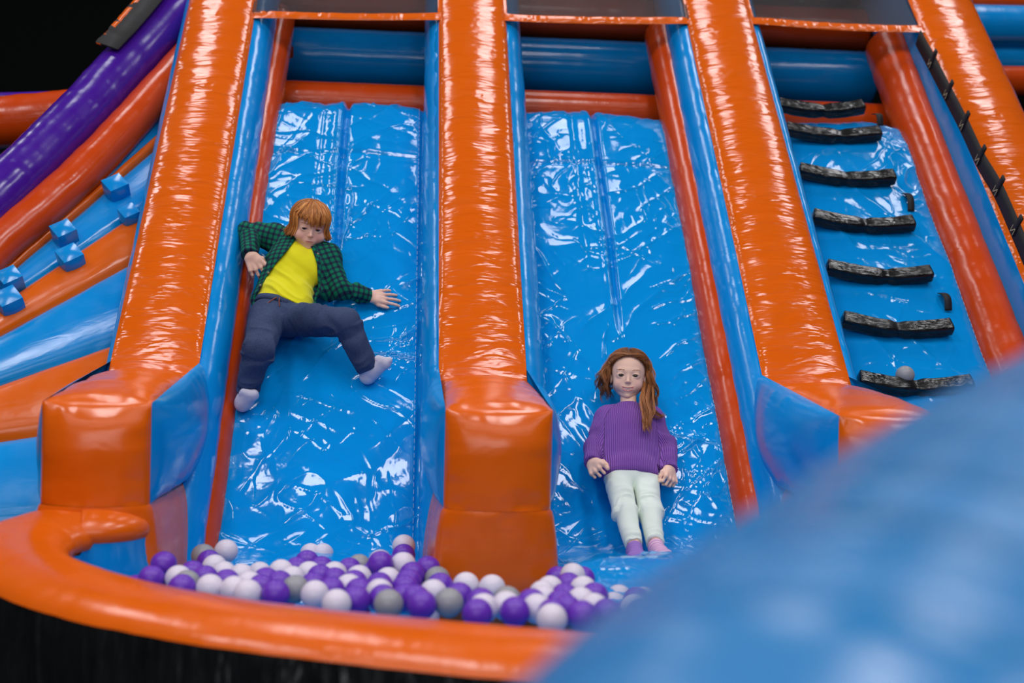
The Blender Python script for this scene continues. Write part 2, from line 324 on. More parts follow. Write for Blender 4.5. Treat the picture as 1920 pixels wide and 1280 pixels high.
# rungs of the climbing lane (pixel ends of each rung)
RU = [((1460, 196), (1617, 200)), ((1474, 241), (1648, 249)), ((1498, 318), (1675, 331)), ((1524, 405), (1711, 418)), ((1550, 500), (1744, 512)), ((1580, 598), (1782, 612)), ((1610, 710), (1820, 718))]
for i, (a, b) in enumerate(RU):
    A_, B_ = onK(*a, .055), onK(*b, .055)
    n = 60; t = np.linspace(0, 1, n); path = A_[None]*(1-t)[:, None]+B_[None]*t[:, None]
    path = path-SD*(.028*np.sin(math.pi*t))[:, None]-SN*(.010*np.sin(math.pi*t))[:, None]
    pr = []
    hw, hh = .034, .030
    for th in np.linspace(0, 2*math.pi, 24, endpoint=False)+.13:
        c_, s2 = math.cos(th), math.sin(th); pr.append((hw*np.sign(c_)*abs(c_)**.45, hh*np.sign(s2)*abs(s2)**.45))
    pin = 1-.20*np.exp(-((t-.52-.05*math.sin(i*2))/.05)**2)
    r_ = sweep('rung', path, pr, SN, M['black'], lane3[0], pk=.04, freq=26, seed=i*3, amp=pin)
# small strap handles beside the rungs
for (px, py), (qx, qy) in (((1640, 215), (1650, 236)), ((1697, 363), (1708, 396)), ((1764, 550), (1778, 582))):
    A_, B_ = onK(px, py, .02), onK(qx, qy, .02); t = np.linspace(0, 1, 14)[:, None]
    path = A_*(1-t)+B_*t+SN*.03*np.sin(math.pi*t)
    sweep('strap_handle', path, [(-.016, 0), (.016, 0), (.016, .004), (-.016, .004)], SN, M['strap'], lane3[0])
# black webbing ladder down the blue side panel of the right divider
xw = 2.605
def onX(px, py, X): r = ray(px, py); return CO+r*(X/r[0])
L_ = [(1722, 70), (1748, 118), (1778, 176), (1808, 234), (1838, 298), (1872, 356), (1905, 430), (1935, 500), (1965, 570)]
pts = [onX(px, py, xw-.035) for px, py in L_]
ws = sweep('hand_strap', smoothpath(pts, 120), [(-.042, 0), (.042, 0), (.042, .004), (-.042, .004)], (-1, 0, 0), M['strap'], slide)
ws['label'] = 'black webbing climbing strap'
for p in pts[1:]:
    sweep('strap_loop', line(p+np.array([-.006, 0, 0])-SN*.03, p+np.array([-.004, 0, 0])+SN*.075, 6), [(-.014, -.004), (.014, -.004), (.014, .004), (-.014, .004)], (-1, 0, 0), M['strap'], ws)
    V, Fc = [], []
    zz = [(-.014, -.022), (-.014, .016), (.014, -.022), (.014, .016)]
    for a, b in ((0, 1), (1, 2), (2, 3)):
        pa, pb = [p+np.array([-.014, 0, 0])+SD*z[0]+SN*z[1] for z in (zz[a], zz[b])]
        w_ = np.cross(pb-pa, [1, 0, 0]); w_ = w_/np.linalg.norm(w_)*.0015; k = len(V); V += [pa-w_, pa+w_, pb+w_, pb-w_]; Fc.append([k, k+1, k+2, k+3])
    mesh('stitching', V, Fc, M['goldthread'], ws, smooth=False)
# ------------------------------------------------------------------ ball pit wall
pit = empty('ball_pit_wall', 'fat orange rim of the ball pit with black outer skirt, curving round below the slides', 'ball pit wall', (0, 3, 0))
rp = [((1900, 1268), .56), ((1250, 1216), .57), ((1000, 1202), .57), ((750, 1180), .57), ((500, 1153), .57), ((250, 1112), .57), ((90, 1064), .575), ((22, 1025), .59), ((45, 988), .61), ((130, 960), .63), ((190, 952), .64)]
rpath = smoothpath([onZ(*p, z)-np.array([0, 0, .0]) for p, z in rp]+[np.array([-.955, 4.05, .62]), np.array([-.935, 4.2, .59])], 260)
prof_top = []
for t in np.linspace(-.10*math.pi, math.pi*.93, 24): prof_top.append((.158*math.cos(t), .078*math.sin(t)-.058))
rim = sweep('rim_tube', rpath, prof_top, (0, 0, 1), M['orange'], pit, closed=False, pk=.018, freq=9, seed=2, amp=np.interp(np.arange(260), [0, 222, 245, 259], [1, 1, .55, .4]))
k0, k1 = prof_top[0], prof_top[-1]
def drop(name, k, zend, out, mat, fl):
    n = 20; t = np.linspace(0, 1, n); pr = [(k[0]*(1-.12*math.sin(q*math.pi*.5)*0)+out*math.sin(math.pi*q), k[1]+(zend-k[1])*q) for q in t]
    return sweep(name, rpath, pr, (0, 0, 1), mat, pit, closed=False, pk=.03, freq=10, seed=7)
# which end faces the pit: the path runs right to left, so +side is away from the pit on the front run
drop('lining', k0, -.55, .0, M['blue'], 0)
sk = drop('outer_skirt', k1, -.55, -.02, M['skirt'], 0)
fv = [(p[0], p[1], .08) for p in rpath[::6]]+[(-.9, 5.0, .08), (3.0, 5.0, .08), (3.0, 2.4, .08)]
pfl = mesh('pit_floor', fv, [list(range(len(fv)))], M['blue'], pit, smooth=False)

# ------------------------------------------------------------------ side climbing wall, left of the first divider
cw = empty('climbing_wall', 'side climbing wall with orange and blue bands and small blue grip blocks', 'inflatable climbing wall', (-1.6, 5.2, 0))
KW = -.02
cols = ['blue', 'orange', 'blue', 'orange', 'blue', 'orange', 'blue']
bl = [((-60, 562), (330, 170)), ((-60, 572), (345, 212)), ((-60, 584), (345, 235)), ((-60, 618), (300, 372)), ((-60, 668), (262, 488)), ((-60, 748), (235, 640)), ((-60, 838), (170, 803)), ((-60, 1000), (170, 985))]
ext = lambda a, b, x: (x, a[1]+(b[1]-a[1])/(b[0]-a[0])*(x-a[0]))
bl = [(ext(a, b, -420), b) for a, b in bl]
for i, c in enumerate(cols):
    a, b = [onK(*p, KW) for p in bl[i]]; a2, b2 = [onK(*p, KW) for p in bl[i+1]]
    patch('band', [a2, b2, b, a], (.02, .03, .03, .04, .05, .05, .05)[i], M[c], cw, 80, 16, .004, i, freq=14, edge=(0, 0, 1, 1)).data
# blue grip blocks
for i, (px, py, s_) in enumerate(((218, 355, 36), (243, 405, 30), (121, 440, 36), (133, 487, 38), (20, 527, 36), (18, 568, 40))):
    c = onK(px, py, KW+.05); h = s_*.5*c[1]/F*1.0
    rot = math.radians(38)
    ex = np.array([math.cos(rot), 0, 0])+SD*math.sin(rot); ey = np.array([-math.sin(rot), 0, 0])+SD*math.cos(rot); ez = SN
    n = 10; V = []; Fc = []
    for ax, (e1, e2, e3) in enumerate(((ex, ey, ez), (ey, ez, ex), (ez, ex, ey))):
        for sg in (-1, 1):
            u, v = np.meshgrid(np.linspace(-1, 1, n), np.linspace(-1, 1, n)); b_ = .18*(1-u*u)*(1-v*v)+.0
            Pq = c+h*(e1*u[..., None]+e2*v[..., None]*sg+e3*(sg*(1+b_))[..., None]); k = len(V); V += Pq.reshape(-1, 3).tolist(); Fc += (gfaces(n, n)+k).tolist()
    gb = mesh('grip_block', V, Fc, M['blue'], cw)
# orange edge tube along the wall's upper edge
tube('edge_tube', [onK(-420, 800, .05), onK(-80, 535, .05), onK(0, 458, .05), onK(150, 328, .05), onK(310, 158, .05), onK(440, 10, .05)], .088, M['orange_shaded'], cw, 120, .02, up=SN, seed=3)
# purple inflatable beside it
pr = empty('purple_rail', 'long purple inflatable tube rising to the top left with dark cover strip', 'inflatable tube', (-2.5, 5.6, 0))
tube('tube', [onK(-420, 760, .10), onK(-90, 450, .10), onK(0, 365, .10), onK(60, 308, .10), onK(150, 217, .10), onK(205, 157, .10), onK(320, 30, .10), onK(400, -60, .10)], .118, M['purple'], pr, 160, .02, up=SN, seed=5)
cv = [onK(214, 92, .24), onK(252, 52, .25), onK(300, -5, .25), onK(330, -50, .25)]
sweep('cover_strip', smoothpath(cv, 50), [(-.10, 0), (.02, .0), (.02, .006), (-.10, .006)], SN, M['strap'], pr, pk=.05)
sweep('cover_edge', smoothpath([p+np.array([-.0, 0, 0])-SN*.004+np.cross(SD, SN)*.0 for p in cv], 50), [(-.075, -.002), (-.10, -.002), (-.10, .010), (-.075, .010)], SN, M['orange'], pr, pk=.05)
pl = empty('side_bumper', 'orange inflatable bumper with purple top edge at the far left', 'inflatable bumper', (-3, 6.6, 0))
tube('orange_tube', [onY(-600, 236, 6.6), onY(-90, 232, 6.6), onY(20, 228, 6.6), onY(150, 215, 6.6)], .13, M['orange_shaded'], pl, 40, .02)
tube('purple_tube', [onY(-600, 190, 6.7), onY(-90, 185, 6.7), onY(20, 184, 6.7), onY(150, 180, 6.7)], .03, M['purple'], pl, 40, .02)
tube('blue_tube', [onY(-600, 325, 6.7), onY(-90, 318, 6.7), onY(20, 314, 6.7), onY(60, 310, 6.7)], .08, M['blue'], pl, 40, .02)
# far right, beyond the last divider
rt = empty('blue_barrier', 'blue and orange inflatable barrier at the top right corner beyond the last divider', 'inflatable barrier', (3.4, 7, 0))
tube('blue_tube', [onY(1790, 45, 7.2), onY(1900, 50, 7.2), onY(2500, 54, 7.2)], .12, M['blue'], rt, 40, .01)
tube('blue_tube', [onY(1790, 105, 7.3), onY(1900, 108, 7.3), onY(2500, 112, 7.3)], .115, M['blue'], rt, 40, .01)
tube('orange_tube', [onY(1800, 150, 7.1), onY(1910, 152, 7.1), onY(2500, 156, 7.1)], .085, M['orange_shaded'], rt, 40, .01)
tube('orange_tube', [onY(1790, 2, 7.25), onY(1900, 4, 7.25), onY(2500, 8, 7.25)], .05, M['orange_shaded'], rt, 40, .01)

# ------------------------------------------------------------------ blurred blue tube close to the camera
fg = []
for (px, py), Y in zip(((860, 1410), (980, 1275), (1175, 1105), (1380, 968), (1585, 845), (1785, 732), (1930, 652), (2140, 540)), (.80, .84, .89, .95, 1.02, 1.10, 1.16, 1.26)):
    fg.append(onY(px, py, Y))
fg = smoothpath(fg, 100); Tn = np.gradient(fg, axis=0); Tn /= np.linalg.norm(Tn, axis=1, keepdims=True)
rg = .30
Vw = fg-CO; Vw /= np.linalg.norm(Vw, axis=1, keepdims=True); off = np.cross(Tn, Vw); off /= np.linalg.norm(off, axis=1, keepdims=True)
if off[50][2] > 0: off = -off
ft = sweep('inflatable_tube', fg+off*rg, circ(rg, None, 64), (0, 0, 1), vinyl('blue_vinyl_dimmed', (0.012, 0.17, 0.42, 1), .30, .5, 36, .03, 1.0, fine=.2), None, pk=.008, freq=6)  # same blue vinyl, its colour darkened to stand in for dimmer light
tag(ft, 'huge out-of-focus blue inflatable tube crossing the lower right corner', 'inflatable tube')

# ------------------------------------------------------------------ balls
ball_m = {'purple': newmat('purple_plastic', (0.14, 0.028, 0.46, 1), .38)[0], 'white': newmat('white_plastic', (0.72, 0.66, 0.76, 1), .38)[0], 'silver': newmat('silver_plastic', (0.30, 0.30, 0.32, 1), .38, metal=0)[0]}
for k_, m_ in ball_m.items():
    nt = m_.node_tree; tc = nt.nodes.new('ShaderNodeTexCoord'); nz = nt.nodes.new('ShaderNodeTexNoise'); nz.inputs['Scale'].default_value = 60
    bp = nt.nodes.new('ShaderNodeBump'); bp.inputs['Strength'].default_value = .06; bp.inputs['Distance'].default_value = .002
    nt.links.new(tc.outputs['Object'], nz.inputs['Vector']); nt.links.new(nz.outputs[0], bp.inputs['Height']); nt.links.new(bp.outputs[0], nt.nodes['Principled BSDF'].inputs['Normal'])
    m_.node_tree.nodes['Principled BSDF'].inputs['Subsurface Weight'].default_value = 0
BR = .0385
def ball_mesh(mat):
    bm = bmesh.new(); bmesh.ops.create_icosphere(bm, subdivisions=4, radius=BR)
    for v in bm.verts:        # moulding seam round the middle
        z = v.co.z/BR; v.co *= 1+.006*math.exp(-(z/.03)**2)
    me = bpy.data.meshes.new('pit_ball'); bm.to_mesh(me); bm.free(); me.materials.append(mat)
    me.polygons.foreach_set('use_smooth', [True]*len(me.polygons)); return me
bmesh_ = {k_: ball_mesh(m_) for k_, m_ in ball_m.items()}
c7 = "545,280W 515,300G 480,335P 330,370G 525,380W 600,430W 700,445W 745,500W 200,395P 165,420P 145,460P 225,460W 340,430P 455,460P 335,495G 340,525P 515,530W 630,540W 630,490P 750,555W 1275,290D 1190,290D 1165,345P 1110,395P 985,415W 885,475P 970,495P 1065,465W 1090,530G 920,565P 845,525P 1190,430W 1250,450P 1250,390P 1350,430W 1205,510P 1390,480P 1220,570W 1355,545P 1475,405P 1525,375G 1525,455W 1520,490P 1460,525W 1540,550P 1620,420P 1660,395P 1760,340W 1775,385P 1870,335P 1885,295P 1895,250W 1890,385W 1820,405W 1745,430P 1725,490W 1635,490P 1670,530P 1700,570W 1660,600P 1830,500P 1835,590P 1885,430P 1415,625W 1500,615P 1730,635G"
c8 = "155,975G 80,925W 75,970P 10,965P 50,1020P 50,1075P 130,1110P 185,1055W 235,1020P 260,1100G 310,1070P 325,1018W 467,1030W 420,1100P 455,1125W 400,1150P 550,1095G 535,1110W 640,1110P 600,1140P 745,1035W 710,1060W 725,1085W 715,1130W 760,1150P 820,920P 825,945P 825,970W 840,1020P 900,1035W 960,1070P 815,1080P 870,1090W 890,1130W 1000,1150P 840,1125P 900,1160P 790,1110P 1160,1090P 1150,1125W 1175,1150P 755,1175W"
B_ = []
for txt, ox, oy, sc in ((c7, 260, 960, 3.692), (c8, 740, 700, 2.56)):
    for t in txt.split():
        x, y = t[:-1].split(','); B_.append((ox+float(x)/sc, oy+float(y)/sc, t[-1]))
colr = {'P': 'purple', 'W': 'white', 'G': 'silver', 'D': 'white'}
pos, fixed, colk = [], [], []
for px, py, c in B_:
    z = np.interp(py, [1020, 1050, 1130, 1170], [.485, .455, .505, .52])
    p = onZ(px, py, z)
    if c == 'D': p = onK(px, py, .05)
    pos.append(p); fixed.append(c == 'D'); colk.append(colr[c])
nv = len(pos)
rnd = random.Random(5)
for i in range(170):                # the layer below, showing in the gaps
    py = rnd.uniform(1075, 1200); px = rnd.uniform(270, 1240)
    z = rnd.uniform(.40, .455); p = onZ(px, py, z)
    pos.append(p); fixed.append(False); colk.append(rnd.choice(['purple', 'purple', 'white', 'white', 'purple', 'silver'] if i % 3 == 0 else ['purple', 'white']))
pos = np.array(pos); home = pos.copy(); fx = np.array(fixed)
def inside_nose(p):
    for xl, xr in BE[:3]:
        if xl-.085 < p[0] < xr+.085 and p[1] > YF-.11: return xl, xr
for it in range(240):
    dlt = pos[:, None]-pos[None]; dist = np.linalg.norm(dlt, axis=-1)+np.eye(len(pos))*9
    ov = np.clip(2*BR*.985-dist, 0, None); push = (dlt/dist[..., None]*ov[..., None]).sum(1)*.35
    push[:nv] *= .75; push[:nv, 2] *= .6; push[nv:, 2] = -abs(push[nv:, 2])
    pos[~fx] += push[~fx]
    pos[:nv] += (home[:nv]-pos[:nv])*.02*(it < 200)
    for i, p in enumerate(pos):
        for xl, xr in BE[:3]:
            if xl-.12 < p[0] < xr+.12 and p[1] > YF-.125:
                if p[1] < YF+.1: p[1] = YF-.125
                elif p[0] < (xl+xr)/2: p[0] = xl-.12
                else: p[0] = xr+.12
        # stay above the lanes and the pit floor
        if -.7 < p[0] < .1: zl = lane_z(np.array([p[1]]), 4.35, .40)[0]+BR
        elif .5 < p[0] < 1.3: zl = lane_z(np.array([p[1]]), 3.72, .42)[0]+BR
        else: zl = .12
        if p[2] < zl and not fx[i] and (i < nv or zl < .5): p[2] = max(p[2], zl) if i < nv else p[2]
# leave out balls nobody can see: hidden by the others or by the rim
C3 = pos-CO; rng = np.random.RandomState(1); keep = []
for i in range(len(pos)):
    px, py = pj(pos[i]); rp_ = BR*F/pos[i][1]
    if i >= nv and py-rp_ > np.interp(px, [280, 400, 600, 800, 1000, 1160, 1240], [1080, 1105, 1124, 1136, 1148, 1160, 1168]): continue
    if i >= nv:
        a = rng.rand(40)*6.283; r_ = np.sqrt(rng.rand(40))*rp_*.95; vis = 0
        for ax_, rr in zip(a, r_):
            rd = ray(px+rr*math.cos(ax_), py+rr*math.sin(ax_)); tc = C3@rd; d2 = (C3**2).sum(1)-tc**2; hit = np.where(d2 < BR*BR, tc-np.sqrt(np.clip(BR*BR-d2, 0, 9)), 99); vis += hit.argmin() == i
        if vis < 2: continue
    keep.append(i)
zone = lambda p: ('by the left bumper' if p[0] < -.42 else 'below the left lane' if p[0] < .02 else 'before the middle nose' if p[0] < .47 else 'below the right lane')
row = lambda p: 'front' if p[1] < 3.45 else 'middle' if p[1] < 3.85 else 'back'
ORD = 'first second third fourth fifth sixth seventh eighth ninth tenth eleventh twelfth thirteenth fourteenth fifteenth sixteenth seventeenth eighteenth nineteenth twentieth'.split()
cells = {}
for i in keep:
    if not fx[i]: cells.setdefault((colk[i], zone(pos[i]), row(pos[i])), []).append(i)
lab = {}
for (c, z_, r_), ids in cells.items():
    ids.sort(key=lambda i: pj(pos[i])[0])
    for n_, i in enumerate(ids): lab[i] = ('%s plastic ball in the %s row %s' % (c, r_, z_) if len(ids) == 1 else '%s %s ball from the left in the %s row %s' % (ORD[min(n_, 19)], c, r_, z_))
for i in keep:
    o = link('pit_ball', bmesh_[colk[i]]); o.location = pos[i].tolist(); o.rotation_euler = (rnd.uniform(0, 6), rnd.uniform(0, 6), 0)
    if fx[i]: tag(o, 'white ball resting on the left slide lane, '+('the higher of two' if B_[i][0] > 595 else 'the lower of two'), 'ball', 'plastic balls in the ball pit')
    else: tag(o, lab[i], 'ball', 'plastic balls in the ball pit')
p = onK(1697, 703, .062)
o = link('pit_ball', bmesh_['silver']); o.location = p.tolist(); tag(o, 'single silver grey ball resting on the lowest black rung of the climbing lane', 'ball')
# ------------------------------------------------------------------ figures: smooth implicit bodies turned into meshes
def hs3(i, j, k, s): v = np.sin(i*127.1+j*311.7+k*191.3+s*74.7)*43758.5453; return v-np.floor(v)
def n3(p, f, s=0):
    q = np.asarray(p)*f; I = np.floor(q); w_ = q-I; w_ = w_*w_*(3-2*w_); i, j, k = I[..., 0], I[..., 1], I[..., 2]; a, b, c = w_[..., 0], w_[..., 1], w_[..., 2]
    g = lambda x, y, z: hs3(i+x, j+y, k+z, s)
    return 2*(((g(0, 0, 0)*(1-a)+g(1, 0, 0)*a)*(1-b)+(g(0, 1, 0)*(1-a)+g(1, 1, 0)*a)*b)*(1-c)+((g(0, 0, 1)*(1-a)+g(1, 0, 1)*a)*(1-b)+(g(0, 1, 1)*(1-a)+g(1, 1, 1)*a)*b)*c)-1
def smin(a, b, k):
    if k <= 0: return np.minimum(a, b)
    h = np.clip(.5+.5*(b-a)/k, 0, 1); return b*(1-h)+a*h-k*h*(1-h)
def smax(a, b, k): return -smin(-a, -b, k)
def rc(p, a, b, r1, r2):
    a = np.asarray(a, float); b = np.asarray(b, float); ba = b-a; h = np.clip(((p-a)@ba)/max(ba@ba, 1e-9), 0, 1)
    return np.linalg.norm(p-a-h[..., None]*ba, axis=-1)-(r1+(r2-r1)*h)
def el(p, c, R, M3=None):
    q = p-np.asarray(c, float)
    if M3 is not None: q = q@M3
    R = np.asarray(R, float); k0 = np.linalg.norm(q/R, axis=-1); k1 = np.linalg.norm(q/(R*R), axis=-1)+1e-9
    return k0*(k0-1)/k1
def chain(p, pts, k=.012):
    d = None
    for (a, r1), (b, r2) in zip(pts[:-1], pts[1:]):
        e = rc(p, a, b, r1, r2); d = e if d is None else smin(d, e, k)
    return d
def nets(fn, lo, hi, h):
    """surface nets of fn over a box"""
    lo = np.asarray(lo, float); hi = np.asarray(hi, float); n = np.ceil((hi-lo)/h).astype(int)+1
    ax = [lo[i]+h*np.arange(n[i]) for i in range(3)]
    Dv = np.empty(tuple(n), np.float32)
    for i0 in range(0, n[0], 24):
        g = np.stack(np.meshgrid(ax[0][i0:i0+24], ax[1], ax[2], indexing='ij'), -1); Dv[i0:i0+24] = fn(g)
    s = Dv < 0; c = np.zeros(tuple(n-1), np.int8)
    for dx in (0, 1):
        for dy in (0, 1):
            for dz in (0, 1): c += s[dx:n[0]-1+dx, dy:n[1]-1+dy, dz:n[2]-1+dz]
    cells = np.argwhere((c > 0) & (c < 8)); idx = -np.ones(tuple(n-1), np.int64); idx[tuple(cells.T)] = np.arange(len(cells))
    acc = np.zeros((len(cells), 3)); cnt = np.zeros(len(cells)); cor = [(x, y, z) for x in (0, 1) for y in (0, 1) for z in (0, 1)]
    for a in cor:
        for ax_ in range(3):
            if a[ax_]: continue
            b = list(a); b[ax_] = 1
            da = Dv[tuple((cells+a).T)].astype(float); db = Dv[tuple((cells+b).T)].astype(float); m = (da < 0) != (db < 0)
            t = np.where(m, da/np.where(m, da-db, 1), 0); P = np.array(a, float)[None]+t[:, None]*(np.array(b)-np.array(a)); acc[m] += P[m]; cnt[m] += 1
    V = lo+h*(cells+acc/np.maximum(cnt, 1)[:, None]); Fs = []
    for ax_ in range(3):
        o1, o2 = [(1, 2), (2, 0), (0, 1)][ax_]
        sl = [slice(0, None)]*3; A_ = s.take(range(n[ax_]-1), ax_); B2 = s.take(range(1, n[ax_]), ax_); e = np.argwhere(A_ != B2)
        e = e[(e[:, o1] > 0) & (e[:, o2] > 0) & (e[:, o1] < n[o1]-1) & (e[:, o2] < n[o2]-1)]
        d1 = np.zeros(3, int); d1[o1] = 1; d2 = np.zeros(3, int); d2[o2] = 1
        q = np.stack([idx[tuple((e-d1-d2).T)], idx[tuple((e-d2).T)], idx[tuple(e.T)], idx[tuple((e-d1).T)]], 1)
        fl = ~s[tuple(e.T)]; q[fl] = q[fl][:, ::-1]; Fs.append(q)
    return V, np.concatenate(Fs)
def bbox(pts, pad): pts = np.array(pts); return pts.min(0)-pad, pts.max(0)+pad
def addcol(o, col):
    at = o.data.color_attributes.new('tint', 'FLOAT_COLOR', 'POINT'); a = np.ones((len(o.data.vertices), 4), np.float32); a[:, :3] = col; at.data.foreach_set('color', a.ravel())
def attr_mat(name, rough, sss=0.0, bump=None, sheen=0):
    m, nt, b = newmat(name, (.5, .5, .5, 1), rough, .35); at = nt.nodes.new('ShaderNodeAttribute'); at.attribute_name = 'tint'; nt.links.new(at.outputs[0], b.inputs['Base Color'])
    if sss: b.inputs['Subsurface Weight'].default_value = sss; b.inputs['Subsurface Radius'].default_value = (.01, .004, .002); b.inputs['Subsurface Scale'].default_value = .5
    if sheen: b.inputs['Sheen Weight'].default_value = sheen
    return m
M['skin'] = attr_mat('skin', .5, .15)
def cloth(name, col, rough=.8, sc=900, st=.15, sheen=.2):
    m, nt, b = newmat(name, col, rough, .2); b.inputs['Sheen Weight'].default_value = sheen; tc = nt.nodes.new('ShaderNodeTexCoord'); nz = nt.nodes.new('ShaderNodeTexNoise'); nz.inputs['Scale'].default_value = sc
    bp = nt.nodes.new('ShaderNodeBump'); bp.inputs['Strength'].default_value = st; bp.inputs['Distance'].default_value = .001; nt.links.new(tc.outputs['Object'], nz.inputs[0]); nt.links.new(nz.outputs[0], bp.inputs['Height']); nt.links.new(bp.outputs[0], b.inputs['Normal']); return m
M['yellow'] = cloth('yellow_jersey', (0.80, 0.74, 0.01, 1), .8)
M['mint'] = cloth('mint_denim', (0.74, 0.82, 0.73, 1), .75, 700)
M['mint_attr'] = None
M['sock_white'] = cloth('white_sock', (0.62, 0.58, 0.68, 1), .9, 500, .4)
M['cord'] = newmat('brown_cord', (0.25, 0.06, 0.03, 1), .8)[0]
M['tooth'] = newmat('tooth', (0.75, 0.72, 0.66, 1), .3)[0]
M['button'] = newmat('shirt_button', (0.25, 0.2, 0.16, 1), .4)[0]
def denim():
    m, nt, b = newmat('blue_denim', (0.03, 0.045, 0.09, 1), .85, .2); N = nt.nodes; Lk = nt.links; tc = N.new('ShaderNodeTexCoord'); nz = N.new('ShaderNodeTexNoise'); nz.inputs['Scale'].default_value = 260; nz.inputs['Detail'].default_value = 3
    mp = N.new('ShaderNodeMapping'); mp.inputs['Scale'].default_value = (1, .25, 1); Lk.new(tc.outputs['Object'], mp.inputs[0]); Lk.new(mp.outputs[0], nz.inputs[0])
    n2 = N.new('ShaderNodeTexNoise'); n2.inputs['Scale'].default_value = 9; Lk.new(tc.outputs['Object'], n2.inputs[0]); ad = N.new('ShaderNodeMath'); ad.operation = 'ADD'; Lk.new(nz.outputs[0], ad.inputs[0]); Lk.new(n2.outputs[0], ad.inputs[1])
    cr = N.new('ShaderNodeValToRGB'); cr.color_ramp.elements[0].position = .6; cr.color_ramp.elements[0].color = (0.026, 0.040, 0.095, 1); cr.color_ramp.elements[1].position = 1.3/1.3; cr.color_ramp.elements[1].color = (0.050, 0.075, 0.155, 1)
    dv = N.new('ShaderNodeMath'); dv.operation = 'MULTIPLY'; dv.inputs[1].default_value = .85; Lk.new(ad.outputs[0], dv.inputs[0]); Lk.new(dv.outputs[0], cr.inputs[0]); Lk.new(cr.outputs[0], b.inputs['Base Color']); return m
M['denim'] = denim()
def plaid():
    m, nt, b = newmat('green_plaid', (0, .2, .1, 1), .85, .2); N = nt.nodes; Lk = nt.links; uv = N.new('ShaderNodeUVMap'); sp = N.new('ShaderNodeSeparateXYZ'); Lk.new(uv.outputs[0], sp.inputs[0])
    def bands(out, width, lo, off=0.0):
        a = N.new('ShaderNodeMath'); a.operation = 'ADD'; a.inputs[1].default_value = 10+off; Lk.new(out, a.inputs[0])
        q = N.new('ShaderNodeMath'); q.operation = 'PINGPONG'; q.inputs[1].default_value = width; Lk.new(a.outputs[0], q.inputs[0])
        g = N.new('ShaderNodeMapRange'); g.inputs[1].default_value = width*lo; g.inputs[2].default_value = width*lo+.0012; Lk.new(q.outputs[0], g.inputs[0]); return g.outputs[0]
    a, c = bands(sp.outputs[0], .0115, .52), bands(sp.outputs[1], .0115, .52)
    ad = N.new('ShaderNodeMath'); ad.operation = 'ADD'; Lk.new(a, ad.inputs[0]); Lk.new(c, ad.inputs[1]); hf = N.new('ShaderNodeMath'); hf.operation = 'MULTIPLY'; hf.inputs[1].default_value = .5; Lk.new(ad.outputs[0], hf.inputs[0])
    cr = N.new('ShaderNodeValToRGB'); e = cr.color_ramp.elements; e[0].position = 0; e[0].color = (0.002, 0.17, 0.085, 1); e[1].position = 1; e[1].color = (0.012, 0.010, 0.04, 1)
    mid = cr.color_ramp.elements.new(.5); mid.color = (0.005, 0.055, 0.06, 1); Lk.new(hf.outputs[0], cr.inputs[0]); Lk.new(cr.outputs[0], b.inputs['Base Color']); return m
M['plaid'] = plaid()
def knit():
    m, nt, b = newmat('purple_rib_knit', (0.24, 0.075, 0.46, 1), .9, .15); b.inputs['Sheen Weight'].default_value = .08; N = nt.nodes; Lk = nt.links; uv = N.new('ShaderNodeUVMap'); sp = N.new('ShaderNodeSeparateXYZ'); Lk.new(uv.outputs[0], sp.inputs[0])
    s = N.new('ShaderNodeMath'); s.operation = 'MULTIPLY'; s.inputs[1].default_value = 2*math.pi/.0072; Lk.new(sp.outputs[0], s.inputs[0]); sn = N.new('ShaderNodeMath'); sn.operation = 'SINE'; Lk.new(s.outputs[0], sn.inputs[0])
    bp = N.new('ShaderNodeBump'); bp.inputs['Strength'].default_value = 1; bp.inputs['Distance'].default_value = .0022; Lk.new(sn.outputs[0], bp.inputs['Height']); Lk.new(bp.outputs[0], b.inputs['Normal'])
    mr = N.new('ShaderNodeMapRange'); mr.inputs[1].default_value = -1; mr.inputs[2].default_value = .2; Lk.new(sn.outputs[0], mr.inputs[0]); mx = N.new('ShaderNodeMixRGB'); mx.inputs[1].default_value = (0.20, 0.065, 0.38, 1); mx.inputs[2].default_value = (0.32, 0.125, 0.54, 1); Lk.new(mr.outputs[0], mx.inputs[0]); Lk.new(mx.outputs[0], b.inputs['Base Color']); return m  # rib valleys also darkened in the colour, as shade in the grooves
M['knit'] = knit()
def hairmat(name, c1, c2):
    m, nt, b = newmat(name, c1, .38, .5); N = nt.nodes; Lk = nt.links; at = N.new('ShaderNodeAttribute'); at.attribute_name = 'tint'; mx = N.new('ShaderNodeMixRGB'); mx.inputs[1].default_value = c1; mx.inputs[2].default_value = c2
    Lk.new(at.outputs['Fac'], mx.inputs[0]); Lk.new(mx.outputs[0], b.inputs['Base Color']); return m
M['red_hair'] = hairmat('red_hair', (0.24, 0.055, 0.010, 1), (0.92, 0.40, 0.10, 1))
M['brown_hair'] = hairmat('brown_hair', (0.08, 0.022, 0.008, 1), (0.66, 0.26, 0.085, 1))

